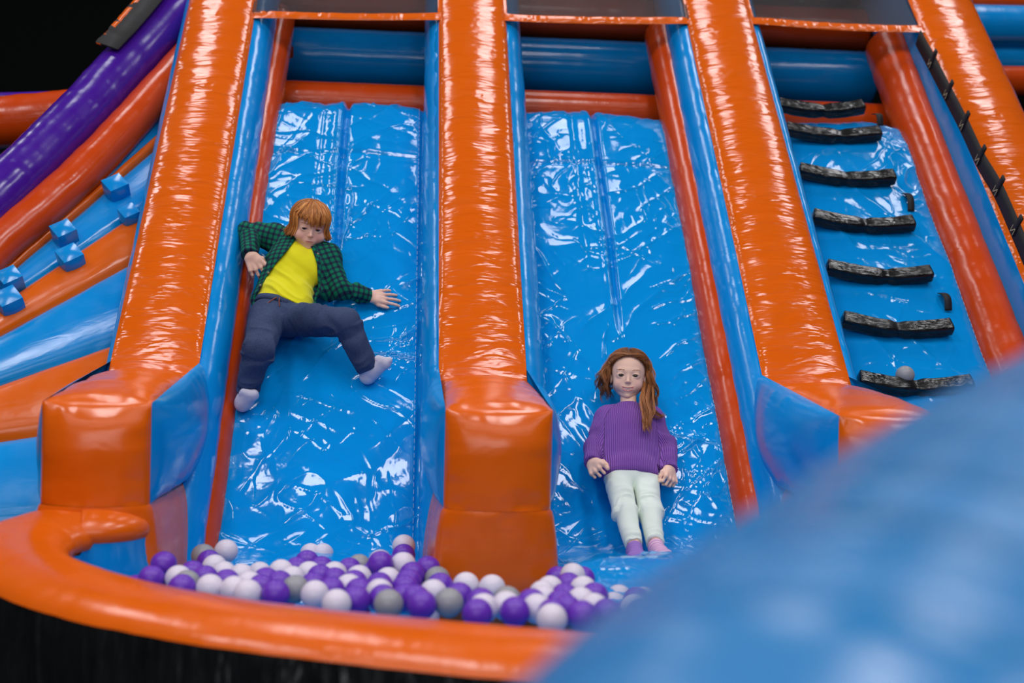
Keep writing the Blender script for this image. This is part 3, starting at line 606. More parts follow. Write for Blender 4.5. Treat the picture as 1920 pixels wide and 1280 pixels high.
def unit(v): v = np.asarray(v, float); return v/np.linalg.norm(v)
def frame(fwd, up):                                             # columns: x = to the image right, y = forward, z = up
    z = unit(up); y = unit(np.asarray(fwd)-z*(np.asarray(fwd)@z)); x = np.cross(z, y)  # facing the camera: z x y points to the image right
    return np.stack([x, y, z], 1)
class Head:
    def __init__(s, c, H, R, smile=False): s.c = np.asarray(c, float); s.H = H; s.R = R; s.smile = smile
    def w(s, q): return s.c+(np.asarray(q, float)@s.R.T)*s.H
    def loc(s, p): return ((p-s.c)@s.R)/s.H
    def sdf(s, p):
        q = s.loc(p); ax = q.copy(); ax[..., 0] = np.abs(q[..., 0]); g_ = s.smile; ez = -.025
        d = el(q, (0, -.07, .13), (.37, .44, .37)); d = smin(d, el(q, (0, .10, -.07), (.305, .29, .37)), .07)
        d = smin(d, rc(ax, (.20, .02, -.24), (.05, .235, -.395), .095 if g_ else .11, .085 if g_ else .095), .09)     # jaw
        d = smin(d, el(ax, ((.160 if g_ else .180), .225, -.20), ((.120 if g_ else .145), .125, .125)), .07)           # cheeks
        d = smin(d, el(q, (0, .315, -.425), (.06, .05, .05)), .06)
        d = smin(d, el(q, (0, .31, -.28), (.14, .09, .10)), .06)
        d = smin(d, rc(ax, (0, .34, .075), (.17, .30, .07), .04, .04), .07)
        d = smax(d, -el(ax, (.145, .455, ez), (.085, .085, .050)), .07)
        d = smin(d, rc(q, (0, .355, .01), (0, .418, -.135), .022, .034), .045)                                         # nose
        d = smin(d, el(q, (0, .428, -.145), (.036, .034, .030)), .02); d = smin(d, el(ax, (.036, .400, -.160), (.026, .030, .022)), .02)
        d = smax(d, -el(ax, (.018, .425, -.180), (.010, .014, .008)), .008)
        lid = el(ax, (.145, .285, ez), (.090, .095, .080)); h_ = .026 if g_ else .024; op = el(ax, (.145, .39, ez-.002), (.064, .09, h_))
        d = smin(d, lid, .03); d = smax(d, -op, .005)
        yo = q[..., 0]**2; m = q.copy(); m[..., 2] = q[..., 2]-yo*(2.4 if g_ else .3); m[..., 1] = q[..., 1]+yo*1.2; mw = .125 if g_ else .085; mz = -.292
        up = el(m, (0, .386, mz+.018), (mw, .018, .012)); lo_ = el(m, (0, .384, mz-(.034 if g_ else .014)), (mw*.8, .020, .012))
        d = smin(d, smin(up, lo_, .004), .012)
        d = smax(d, -el(m, (0, .41, mz-.004), (mw*.95, .050, .026 if g_ else .003)), .005)
        ear = el(ax, (.345, -.03, -.08), (.035, .075, .11)); ear = smax(ear, -el(ax, (.378, .0, -.07), (.022, .045, .07)), .02); d = smin(d, ear, .03)
        return d*s.H
    def col(s, P, base, lip, blush):
        q = s.loc(P); yo = q[:, 0]**2; mz = q[:, 2]-yo*(2.4 if s.smile else .3)+.292; c = np.tile(np.array(base), (len(P), 1))
        on = np.linalg.norm(q, axis=1) < .62
        b = np.exp(-(((np.abs(q[:, 0])-.2)/.10)**2+((q[:, 2]+.20)/.09)**2))*(q[:, 1] > .1)*on; b = b+.6*np.exp(-((q[:, 0]/.06)**2+((q[:, 2]+.155)/.05)**2))*(q[:, 1] > .36)*on
        c = c*(1-b[:, None]*.5)+np.array(blush)*b[:, None]*.5
        mw = .125 if s.smile else .085; l = np.clip(1.25-(np.abs(q[:, 0])/mw)**4, 0, 1)*np.clip(((.040 if s.smile else .026)-np.abs(mz+(.004 if s.smile else 0)))/.008, 0, 1)*(q[:, 1] > .29)*on
        return c*(1-l[:, None])+np.array(lip)*l[:, None]
def sphere_mesh(name, c, r, R, mat_fn, parent, n=24):
    """eyeball; th runs from the gaze axis (y)"""
    th = np.concatenate([np.linspace(0, .75, 14), np.linspace(.85, math.pi, 12)]); ph = np.linspace(0, 2*math.pi, n, endpoint=False)
    V = np.array([[r*math.sin(t)*math.cos(p), r*math.cos(t), r*math.sin(t)*math.sin(p)] for t in th for p in ph])@R.T+c
    o = mesh(name, V, gfaces(len(th), n, True), mat_fn, parent); T_ = np.repeat(th, n)
    return o, T_
M['eye'] = attr_mat('eye', .12)
def eyes(hd, parent, iris):
    for sx in (-1, 1):
        c = hd.w((sx*.145, .290, -.025)); Rg = frame(CO-c, (0, 0, 1))
        o, T_ = sphere_mesh('eye', c, .083*hd.H, Rg, M['eye'], parent); cl = np.tile((.50, .47, .47), (len(T_), 1)); cl[T_ < .50] = iris; cl[(T_ > .42) & (T_ < .52)] = np.array(iris)*.3; cl[T_ < .22] = (.004, .004, .004); addcol(o, cl)
def strands(name, paths, rad, mat, parent, tint, sides=3):
    P = np.array(paths); n, m = P.shape[:2]; T = np.gradient(P, axis=1); T /= np.linalg.norm(T, axis=-1, keepdims=True)+1e-9
    a = np.cross(T, np.array([.31, .52, .79])); a /= np.linalg.norm(a, axis=-1, keepdims=True)+1e-9; b = np.cross(T, a)
    prf = np.sin(np.linspace(.25, math.pi-.02, m))**.6*rad; V = []
    for k in range(sides):
        t = 2*math.pi*k/sides; V.append(P+(a*math.cos(t)+b*math.sin(t))*prf[None, :, None])
    V = np.stack(V, 2).reshape(-1, 3); base = (np.arange(n)*m*sides)[:, None, None]; i = np.arange(m-1)[None, :, None]; k = np.arange(sides)[None, None, :]
    f = np.stack([base+i*sides+k, base+i*sides+(k+1) % sides, base+(i+1)*sides+(k+1) % sides, base+(i+1)*sides+k], -1).reshape(-1, 4)
    o = mesh(name, V, f, mat, parent); addcol(o, np.repeat(np.asarray(tint), m*sides)[:, None]*np.ones(3)); return o
def onface(hd, x, z, off=0.0):                                 # the point of the face at (x, z) in head units
    ys = np.linspace(.62, .1, 130); P_ = np.array([hd.w((x, y, z)) for y in ys]); d = hd.sdf(P_); i = int(np.argmax(d < 0)); return (x, ys[i]+off, z)
def brows(hd, parent, mat, rs, tint):
    for sx in (-1, 1):
        ps = []
        for i in range(90):
            t = rs.rand(); x = .065+.155*t; z = .078+.014*math.sin(t*2.4)+rs.randn()*.005; a = hd.w(onface(hd, sx*x, z, .001)); b = hd.w(onface(hd, sx*(x+.025), z+.008*(1-t)-.006*t, .003))
            ps.append([a, a*.66+b*.34, a*.33+b*.67, b])
        strands('eyebrow', ps, .00042, mat, parent, np.full(len(ps), tint))
def lashes(hd, parent, mat):
    for sx in (-1, 1):
        pts = []
        for t in np.linspace(-1, 1, 13):
            x = .145+.064*t; z = -.027+(.026 if hd.smile else .024)*math.sqrt(max(0, 1-t*t))+.004; pts.append(hd.w(onface(hd, sx*x, z, .002)))
        strands('eyelashes', [pts], .0010, mat, parent, [.0], 6)
def hand(p, wr, d, nrm, thumb, L, curl, spread=.12, tc=.5, r=.0066):
    """wr wrist, d towards the fingers, nrm towards the palm side, thumb the side the thumb is on"""
    d = unit(d); nrm = unit(np.asarray(nrm)-d*(np.asarray(nrm)@d)); t = unit(thumb-d*(np.asarray(thumb)@d)-nrm*(np.asarray(thumb)@nrm)); wr = np.asarray(wr, float); D_ = None; pl = .50*L
    ks = []
    for i, (o, ln) in enumerate(((.036, .44), (.012, .50), (-.012, .46), (-.034, .36))):
        o = o*L/.135; kn = wr+d*(pl*(1-.04*(i-1)**2))+t*o; ks.append(kn)
        e = rc(p, wr+t*o*.55+d*.006, kn, .0125, .0088); D_ = e if D_ is None else smin(D_, e, .010)
    D_ = smin(D_, el(p, wr+d*pl*.45+t*.014+nrm*.006, (.018, .018, .018)), .012)
    for i, ((o, ln), kn) in enumerate(zip(((.036, .44), (.012, .50), (-.012, .46), (-.034, .36)), ks)):
        a = kn; dr = d+t*spread*(1.2-i)*.8; dr = unit(dr); an = 0; lens = (ln*L*.45, ln*L*.31, ln*L*.24); rr = (r*1.05, r*.98, r*.92, r*.8); dd = None
        cc = curl[i] if hasattr(curl, '__len__') else curl
        for j in range(3):
            an += cc*(.75, 1.0, .7)[j]; v = dr*math.cos(an)+nrm*math.sin(an); b = a+v*lens[j]; e = rc(p, a, b, rr[j], rr[j+1]); dd = e if dd is None else smin(dd, e, .002); a = b
        D_ = smin(D_, dd, .0035)
    a = wr+t*.016+d*.012+nrm*.004; v = unit(d*.75+t*.85+nrm*.25); b = a+v*L*.22; c = b+unit(d*(.9-.3*tc)+t*(.35-.5*tc)+nrm*(.2+.6*tc))*L*.17; e_ = c+unit(d*(.9-.5*tc)+t*(.15-.9*tc)+nrm*(.1+.5*tc))*L*.14
    e = smin(rc(p, a, b, .0115, .0085), rc(p, b, c, .0085, .0075), .004); e = smin(e, rc(p, c, e_, .0075, .0062), .002); return smin(D_, e, .006)
def joined(name, parts, mat, parent):
    V, Fc, k = [], [], 0
    for v, f in parts: V.append(v); Fc.append(f+k); k += len(v)
    return mesh(name, np.concatenate(V), np.concatenate(Fc), mat, parent)
def uvbones(P, bones):
    """per vertex: distance round and along the nearest bone (a, b, r, reference direction)"""
    best = np.full(len(P), 1e9); out = np.zeros((len(P), 2))
    for a, b, r, ref, o in bones:
        a = np.asarray(a); b = np.asarray(b); t = unit(b-a); L = np.linalg.norm(b-a); s_ = (P-a)@t; h = np.clip(s_, 0, L); q = P-a-h[:, None]*t; dd = np.linalg.norm(q, axis=1)-r
        x = unit(np.asarray(ref)-t*(np.asarray(ref)@t)); y = np.cross(t, x); qq = P-a-s_[:, None]*t; 
        if o: u_ = qq@x                                          # flat across
        else: u_ = np.arctan2(qq@y, qq@x)*r
        m = dd < best; best[m] = dd[m]; out[m] = np.stack([u_, s_], 1)[m]
    return out
def garment(name, fn, pts, pad, h, mat, parent, bones=None):
    lo, hi = bbox(pts, pad); V, Fc = nets(fn, lo, hi, h); return mesh(name, V, Fc, mat, parent, None if bones is None else uvbones(V, bones))
SKIN = (.84, .52, .41)
# ------------------------------------------------------------------ the child in the plaid shirt
boy = empty('person', 'person with red hair in green plaid shirt and jeans, sprawled on the left lane', 'person', (-.35, 5.3, 1.2))
K = onK
b_pel = K(524, 592, .09); b_wa = K(534, 562, .10); b_ch = K(552, 505, .12); b_nk = K(566, 466, .15)
b_sL = K(514, 446, .13); b_sR = K(613, 484, .13)
b_eL = K(466, 434, .14); b_wL = K(470, 480, .175)
b_eR = K(640, 543, .10); b_wR = K(694, 556, .045)
b_hL = K(502, 596, .09); b_hR = K(552, 596, .09)
b_kL = K(485, 655, .23); b_aL = K(464, 734, .075)
b_kR = K(648, 603, .21); b_aR = K(690, 690, .075)
TF = frame(SN, b_nk-b_pel)          # torso: x across, y off the slope, z up the spine
bx = unit(b_sR-b_sL); bx = unit(bx-TF[:, 2]*(bx@TF[:, 2])*.5); TF = np.stack([unit(bx-TF[:, 2]*(bx@TF[:, 2])), np.cross(TF[:, 2], unit(bx-TF[:, 2]*(bx@TF[:, 2]))), TF[:, 2]], 1)
if TF[:, 1]@SN < 0: TF[:, 1] *= -1
bh_c = K(581, 421, .235); to = unit(CO-bh_c)
rl = math.radians(8); hup = np.array([math.sin(rl), 0, math.cos(rl)])
hf = unit(to+np.array([.10, 0, -.3])); BH = Head(bh_c, .192, frame(hf, hup+to*.27))
def b_torso(p, g=0.0):
    d = el(p, b_ch, (.118+g, .080+g, .125+g), TF); d = smin(d, el(p, b_wa, (.112+g, .082+g, .10+g), TF), .05)
    d = smin(d, rc(p, b_sL, b_sR, .044+g, .044+g), .05); d = smin(d, el(p, b_pel, (.115+g, .082+g, .075+g), TF), .04); return d
def b_arms(p, g, hL=1.0):
    a = chain(p, [(b_sL, .045+g), (b_eL, .034+g), (b_wL, .023+g)], .015); c = chain(p, [(b_sR, .046+g), (b_eR, .036+g), (b_wR, .023+g)], .015); return a, c
def b_legs(p, g):
    l = chain(p, [(b_hL, .070+g), (b_kL, .047+g), (b_aL, .032+g)], .03); r = chain(p, [(b_hR, .072+g), (b_kR, .048+g), (b_aR, .032+g)], .03); return l, r
parts = []
lo, hi = bbox([b_pel, b_sL, b_sR, b_eL, b_wL, b_eR, b_wR, b_kL, b_kR, b_aL, b_aR, b_nk], .09)
def fb(p):
    d = b_torso(p, -.008); a, c = b_arms(p, -.004); l, r = b_legs(p, -.008); d = smin(d, smin(a, c, .01), .03); d = smin(d, smin(l, r, .02), .03); return smin(d, rc(p, b_nk-TF[:, 2]*.03, bh_c, .036, .036), .02)
parts.append(nets(fb, lo, hi, .006))
parts.append(nets(lambda p: smin(BH.sdf(p), rc(p, b_nk-TF[:, 2]*.02, BH.w((0, -.08, -.25)), .040, .040), .02), bh_c-.17, bh_c+.15, .0022))
hdL = unit(K(484, 503, .15)-b_wL); xr_ = np.array([1., 0, 0])
parts.append(nets(lambda p: smin(hand(p, b_wL, hdL, -to*.9+np.array([0, 0, -.2]), xr_+np.array([0, 0, -.1]), .125, (.55, .6, .65, .7), .10, .6), rc(p, b_eL*.5+b_wL*.5, b_wL, .024, .0165), .02), *bbox([b_wL, b_wL+hdL*.1], .055), .0017))
hdR = unit(K(732, 556, .028)-b_wR)
parts.append(nets(lambda p: smin(hand(p, b_wR, hdR, -SN, -SD+np.array([0, 0, -.2]), .130, (.10, .12, .14, .16), .22, -.2), rc(p, b_eR*.4+b_wR*.6, b_wR, .024, .0165), .02), *bbox([b_wR, b_wR+hdR*.12], .05), .0017))
body = joined('body', parts, M['skin'], boy); Vb = np.concatenate([q[0] for q in parts])
addcol(body, BH.col(Vb, SKIN, (.66, .25, .22), (.88, .38, .33)))
eyes(BH, boy, (.05, .05, .055)); rs = np.random.RandomState(3); brows(BH, boy, M['red_hair'], rs, .35); lashes(BH, boy, M['red_hair'])
# the shirt's open front, and the yellow top behind it
poly = np.array([(430, 300), (512, 345), (541, 430), (548, 560), (528, 672), (215, 628), (236, 570), (275, 500), (330, 425), (395, 350)])/2.782+np.array([400, 340])
def inpoly(x, y, P_):
    d = np.full(x.shape, 1e9); ins = np.zeros(x.shape, bool)
    for i in range(len(P_)):
        a, b = P_[i], P_[(i+1) % len(P_)]; e = b-a; wx, wy = x-a[0], y-a[1]; h = np.clip((wx*e[0]+wy*e[1])/(e@e), 0, 1); d = np.minimum(d, np.hypot(wx-h*e[0], wy-h*e[1]))
        c = ((a[1] > y) != (b[1] > y)); ins ^= c & (x < (b[0]-a[0])*(y-a[1])/(b[1]-a[1]+1e-12)+a[0])
    return np.where(ins, -d, d)
# yellow top: the front hem sits above the trousers
hemp = b_pel+TF[:, 2]*.025
def fy(p):
    d = b_torso(p, .0); d = smin(d, rc(p, b_nk-TF[:, 2]*.03, b_nk+TF[:, 2]*.014, .052, .044), .02); q = (p-b_pel)@TF
    w_ = ridge(q[..., 2]*22+q[..., 0]*9+n3(p, 9, 3)*.8, q[..., 0]*6, 3); d = d-.0075*np.clip(w_, -.2, 1)-.002*n3(p, 30, 5)
    d = smax(d, (.040+q[..., 0]*-.14)-q[..., 2], .006); v = p-CO; z_ = v@_f; d = smax(d, inpoly(960+F*(v@CR)/z_, 640-F*(v@CU)/z_, poly)/F*z_-.018, .004); return smax(d, -rc(p, b_nk, b_nk+TF[:, 2]*.1, .033, .05), .005)
garment('yellow_shirt', fy, [b_pel, b_nk, b_sL, b_sR], .12, .004, M['yellow'], boy)
# jeans
def fj(p):
    q = (p-b_pel)@TF; d = el(p, b_pel, (.116, .080, .080), TF); l, r = b_legs(p, .004)
    d = smin(d, l, .025); d = smin(d, r, .025); d = smax(d, q[..., 2]-(.040-q[..., 0]*.12), .006)
    for a_, b_, k_ in ((b_hL, b_kL, 1), (b_kL, b_aL, 1.5), (b_hR, b_kR, 1), (b_kR, b_aR, 1.5)):
        t = unit(b_-a_); s_ = (p-a_)@t; L_b = np.linalg.norm(b_-a_); q2 = p-a_-s_[..., None]*t; near = np.exp(-(np.linalg.norm(q2, axis=-1)/.10)**6)*(s_ > .02)*(s_ < L_b+.02)
        d = d-.0065*k_*near*np.clip(ridge(s_*20+n3(p, 11, 4)*1.5, q2[..., 0]*9, 7), -.2, 1)
    d = smax(d, -rc(p, b_aL+(b_aL-b_kL)*.02, b_aL+(b_aL-b_kL)*.5, .024, .024), .004); d = smax(d, -rc(p, b_aR+(b_aR-b_kR)*.02, b_aR+(b_aR-b_kR)*.5, .024, .024), .004)
    for k_, a_ in ((b_kL, b_aL), (b_kR, b_aR)): t = unit(a_-k_); d = np.where(np.linalg.norm(p-a_, axis=-1) < .09, smax(d, (p-a_)@t-.006, .004), d)
    return d
jeans = garment('jeans', fj, [b_pel, b_hL, b_hR, b_kL, b_kR, b_aL, b_aR], .10, .0042, M['denim'], boy)
wb = b_pel+TF[:, 2]*.035; t_ = np.linspace(0, 2*math.pi, 80)
band = [wb+TF[:, 0]*.115*math.cos(a)+TF[:, 1]*.079*math.sin(a)-TF[:, 2]*.12*.119*math.cos(a) for a in t_]
sweep('waistband', band, [(-.003, -.012), (.004, -.012), (.004, .012), (-.003, .012)], TF[:, 2], M['denim'], jeans)
for sx, ex in ((-.008, -.03), (.004, .012)):
    st = b_pel+TF[:, 1]*.083+TF[:, 0]*sx+TF[:, 2]*.034
    sweep('drawcord', smoothpath([st, st+TF[:, 1]*.008-TF[:, 2]*.02+TF[:, 0]*ex*.4, st+TF[:, 1]*.004-TF[:, 2]*.042+TF[:, 0]*ex], 16), circ(.0022, None, 8), (1, 0, 0), M['cord'], jeans)
# plaid shirt, worn open
flapL = K(480, 566, .10); flapL2 = K(468, 603, .05); flapR = K(600, 545, .09); flapR2 = K(618, 560, .05)
def fp(p):
    d = b_torso(p, .015); a, c = b_arms(p, .009); fold = .008*vn(((p-b_sL)@unit(b_eL-b_sL))*34+n3(p, 12, 1), n3(p, 14, 2)*2, 4)
    d = smin(d, a-fold, .03); d = smin(d, c-.008*vn(((p-b_eR)@unit(b_wR-b_eR))*38+n3(p, 12, 6), n3(p, 14, 2)*2, 5), .03)
    q = (p-b_pel)@TF; d = smax(d, (.055)-q[..., 2], .01)
    fl = smin(rc(p, K(500, 520, .12), flapL, .020, .014), rc(p, flapL, flapL2, .014, .010), .02); fr = smin(rc(p, K(600, 505, .11), flapR, .034, .028), rc(p, flapR, flapR2, .028, .014), .02)
    d = smin(smin(d, fl, .03), fr, .025)
    d = d-.0022*n3(p, 22, 9)-.0014*n3(p, 45, 10)
    v = p-CO; z_ = v@_f; px = 960+F*(v@CR)/z_; py = 640-F*(v@CU)/z_; op = inpoly(px, py, poly)/F*z_
    qn = (p-b_nk+TF[:, 2]*.012)@TF; d = smin(d, np.hypot(np.hypot(qn[..., 0], qn[..., 1])-.058, qn[..., 2]+.35*qn[..., 1])-.014, .012)
    d = smax(d, -smax(op, -((p-b_ch)@TF[:, 1]+.01), .004), .004)
    for s2, w2 in ((b_eL, b_wL), (b_eR, b_wR)): t = unit(w2-s2); d = np.where(np.linalg.norm(p-w2, axis=-1) < .07, smax(d, (p-w2)@t+.004, .003), d)
    return smax(d, -rc(p, b_nk-TF[:, 2]*.01, b_nk+TF[:, 2]*.12, .046, .06), .005)
fb_ = lambda a, b: np.cross(b-a, to)
bones = [(b_pel, b_ch, .10, TF[:, 0], 1), (b_sL, b_eL, .05, fb_(b_sL, b_eL), 1), (b_eL, b_wL, .035, fb_(b_eL, b_wL), 1), (b_sR, b_eR, .05, fb_(b_sR, b_eR), 1), (b_eR, b_wR, .035, fb_(b_eR, b_wR), 1)]
shirt = garment('plaid_shirt', fp, [b_pel, b_nk, b_sL, b_sR, b_eL, b_wL, b_eR, b_wR, flapL2, flapR2], .075, .0035, M['plaid'], boy, bones)
for (px, py) in ((503, 511), (488, 535), (596, 476)):
    c = K(px, py, .21); c = b_ch+(c-b_ch)
    r0 = ray(px, py); 
    # walk the ray until it meets the shirt
    ts = np.linspace(4.6, 6.2, 900); pp = CO+r0*ts[:, None]; dd = fp(pp); i0 = np.argmax(dd < 0)
    if dd[i0] < 0:
        cc = pp[i0]; mesh('button', [cc-r0*.003+CR*.0055*math.cos(a)+CU*.0055*math.sin(a) for a in np.linspace(0, 2*math.pi, 14)[:-1]]+[cc+r0*.003+CR*.0055*math.cos(a)+CU*.0055*math.sin(a) for a in np.linspace(0, 2*math.pi, 14)[:-1]], [list(range(13))]+[[i, 13+i, 13+(i+1) % 13, (i+1) % 13] for i in range(13)], M['button'], shirt)
# feet in white socks
def foot(p, ank, heel, toe, sole, s=1.0):
    ax = unit(toe-heel); sole = unit(sole-ax*(sole@ax)); sd = np.cross(ax, sole); L = np.linalg.norm(toe-heel)
    d = rc(p, ank, heel+ax*.025-sole*.025, .027*s, .029*s); d = smin(d, rc(p, heel+ax*.022-sole*.010, heel+ax*L*.45-sole*.02, .026*s, .024*s), .02)
    d = smin(d, rc(p, heel+ax*L*.4+sd*.004-sole*.016, heel+ax*(L*.78)+sd*.013-sole*.010, .024*s, .020*s), .02); d = smin(d, rc(p, heel+ax*L*.4-sd*.004-sole*.014, heel+ax*(L*.74)-sd*.013-sole*.010, .022*s, .018*s), .02)
    d = smin(d, rc(p, heel+ax*L*.76+sd*.016-sole*.010, toe-ax*.014+sd*.013-sole*.008, .017*s, .014*s), .008)
    for i in range(1, 5): o = .013-.0095*i; d = smin(d, rc(p, heel+ax*L*.74+sd*o-sole*.010, toe-ax*(.016+.006*i)+sd*o*1.1-sole*.008, .012*s, .0095*s), .007)
    return d-.0008*n3(p, 60, 3)
for (ank, hl, te) in ((b_aL, K(449, 768, .028), K(473, 733, .125)), (b_aR, K(682, 716, .028), K(729, 669, .125))):
    sole = -(ank-hl); sole = sole+to*.5
    fn = lambda p, ank=ank, hl=hl, te=te, sole=sole: foot(p, ank, hl, te, to*1.0+np.array([0, 0, -.35]), 1.06)
    garment('sock', fn, [ank, hl, te], .05, .0024, M['sock_white'], boy)
# red hair: a cap and layered locks from the crown
def haircap(hd, zf, zb, gr=.03):
    def f(p):
        q = hd.loc(p); d = el(q, (0, -.07, .14), (.37+gr, .44+gr, .36+gr)); d = smin(d, el(q, (0, -.16, -.12), (.33+gr, .30+gr, .30)), .1)
        lim = zf+(zb-zf)*np.clip((.26-q[..., 1])/.22, 0, 1); d = smax(d, lim-q[..., 2], .03); return d*hd.H
    return f
def scalp(hd, th, ph, gr):                                  # th from the crown, ph 0 = forward
    x = math.sin(th)*math.sin(ph); y = math.sin(th)*math.cos(ph); z = math.cos(th); return np.array((x*(.37+gr), -.07+y*(.44+gr), .14+z*(.36+gr)))
def boyhair():
    ps, ti = [], []; rs = np.random.RandomState(11); part = np.array((.05, -.25))
    for cl in range(520):                                       # locks, each a dozen hairs that stay together
        ph = rs.uniform(-math.pi, math.pi); t0 = rs.uniform(.02, 1.2); front = max(0, math.cos(ph)); side = abs(math.sin(ph))
        tend = (1.50+.16*math.sin(ph*3+1)) if front > .62 else 2.35-.35*front
        tend += rs.uniform(-.16, .12); tend = max(tend, t0+.3); lay = rs.uniform(.015, .075); sweep_ = rs.uniform(-.10, .22)*front+rs.uniform(-.08, .08); curl = rs.uniform(.02, .13)*(1 if front < .62 else .05); cph = rs.uniform(-2, 2); tn = rs.normal(.55, .2)
        for h in range(11):
            o1, o2, o3 = rs.uniform(-.035, .035), rs.uniform(-.05, .05), rs.uniform(-.010, .010); pts = []
            for j in range(12):
                u_ = j/11; th = t0+o2+(tend-t0)*u_; tap = 1-.6*u_; pp = ph+o1*tap*2+sweep_*u_*1.2+.05*math.sin(u_*5+cph)*u_
                gr = lay*(.5+.5*u_)+.02*math.sin(min(th, 1.57))+o3
                if th <= 1.57: q = scalp(hd_, max(th, .01), pp, gr)
                else:
                    e = th-1.57; q = scalp(hd_, 1.57, pp, gr)+np.array((0, 0, -e*.62))+np.array((math.sin(pp), math.cos(pp), 0))*(-.10*e*(1 if e < .45 else .6)+curl*max(0, e-.3)*2.3)+np.array((0, 0, 1))*curl*max(0, e-.55)*3.5
                pts.append(BH.w(q))
            ps.append(pts); ti.append(np.clip(tn+rs.normal(0, .12), 0, 1))
    return ps, ti
hd_ = BH
hair = garment('hair', haircap(BH, .27, -.20, .02), [bh_c], .17, .0035, M['red_hair'], boy); addcol(hair, np.full((len(hair.data.vertices), 3), .12))
ps, ti = boyhair(); strands('hair_locks', ps, .0011, M['red_hair'], hair, ti)

# ------------------------------------------------------------------ the child in the purple sweater
girl = empty('person', 'person in purple ribbed sweater and pale mint trousers on the right lane', 'person', (.80, 4.8, .8))
g_pel = K(1184, 893, .075); g_wa = K(1183, 862, .08); g_ch = K(1181, 810, .095); g_nk = K(1178, 764, .115)
g_sL = K(1139, 786, .085); g_sR = K(1221, 786, .085)
g_eL = K(1113, 836, .07); g_wL = K(1111, 868, .125)
g_eR = K(1251, 838, .07); g_wR = K(1255, 880, .105)
g_hL = K(1160, 898, .075); g_hR = K(1208, 898, .075)
g_kL = K(1173, 962, .135); g_kR = K(1219, 960, .135)
g_aL = onY(1190, 1028, 4.38); g_aR = onY(1230, 1024, 4.38)
GF = frame(SN, g_nk-g_pel); gx = unit(g_sR-g_sL); gx = unit(gx-GF[:, 2]*(gx@GF[:, 2])); GF = np.stack([gx, np.cross(GF[:, 2], gx), GF[:, 2]], 1)
if GF[:, 1]@SN < 0: GF[:, 1] *= -1
gh_c = K(1178, 703, .165); gto = unit(CO-gh_c); gr_ = math.radians(1)
GH = Head(gh_c, .192, frame(unit(gto+np.array([.0, 0, -.06])), np.array([math.sin(gr_), 0, math.cos(gr_)])-gto*.08), True)
def g_torso(p, g=0.):
    d = el(p, g_ch, (.096+g, .066+g, .115+g), GF); d = smin(d, el(p, g_wa, (.094+g, .064+g, .09+g), GF), .05); d = smin(d, rc(p, g_sL, g_sR, .036+g, .036+g), .04); return smin(d, el(p, g_pel, (.098+g, .066+g, .065+g), GF), .04)
def g_arms(p, g): return chain(p, [(g_sL, .036+g), (g_eL, .029+g), (g_wL, .019+g)], .015), chain(p, [(g_sR, .036+g), (g_eR, .029+g), (g_wR, .019+g)], .015)
def g_legs(p, g): return chain(p, [(g_hL, .052+g), (g_kL, .035+g), (g_aL, .024+g)], .03), chain(p, [(g_hR, .052+g), (g_kR, .035+g), (g_aR, .024+g)], .03)
parts = []
def fg_(p):
    d = g_torso(p, -.008); a, c = g_arms(p, -.004); l, r = g_legs(p, -.002); d = smin(d, smin(a, c, .01), .03); d = smin(d, smin(l, r, .01), .03); return smin(d, rc(p, g_nk-GF[:, 2]*.03, gh_c, .031, .031), .02)
parts.append(nets(fg_, *bbox([g_pel, g_sL, g_sR, g_eL, g_wL, g_eR, g_wR, g_kL, g_kR, g_aL, g_aR, g_nk], .08), .005))
parts.append(nets(lambda p: smin(GH.sdf(p), rc(p, g_nk-GF[:, 2]*.02, GH.w((0, -.12, -.25)), .031, .031), .012), gh_c-.155, gh_c+.14, .002))
hd1 = unit(K(1123, 884, .155)-g_wL)
parts.append(nets(lambda p: smin(hand(p, g_wL, hd1, np.array([.55, .55, -.45]), np.array([.1, 0, 1.]), .108, (1.35, 1.4, 1.4, 1.4), .0, .45, .0060), rc(p, g_eL*.5+g_wL*.5, g_wL, .021, .0145), .02), *bbox([g_wL, g_wL+hd1*.07], .05), .0015))
hd2 = unit(K(1259, 903, .115)-g_wR)
parts.append(nets(lambda p: smin(hand(p, g_wR, hd2, np.array([-.5, .6, -.3]), np.array([-.8, -.2, .3]), .108, (1.2, 1.25, 1.3, 1.3), .0, .6, .0060), rc(p, g_eR*.5+g_wR*.5, g_wR, .021, .0145), .02), *bbox([g_wR, g_wR+hd2*.07], .05), .0015))
gb = joined('body', parts, M['skin'], girl); Vb = np.concatenate([q[0] for q in parts]); addcol(gb, GH.col(Vb, (.88, .57, .44), (.68, .26, .25), (.92, .48, .42)))
eyes(GH, girl, (.07, .06, .05)); rs = np.random.RandomState(9); brows(GH, girl, M['brown_hair'], rs, .7); lashes(GH, girl, M['brown_hair'])
tt = np.linspace(-1, 1, 15); V = []
for zz in (-.283, -.305):
    for t in tt: x = .112*t; V.append(GH.w((x, .377-1.2*x*x, zz+2.4*x*x+(.008*t*t if zz < -.29 else 0))))
mesh('teeth', V, [[i, i+1, 15+i+1, 15+i] for i in range(14)], M['tooth'], girl)
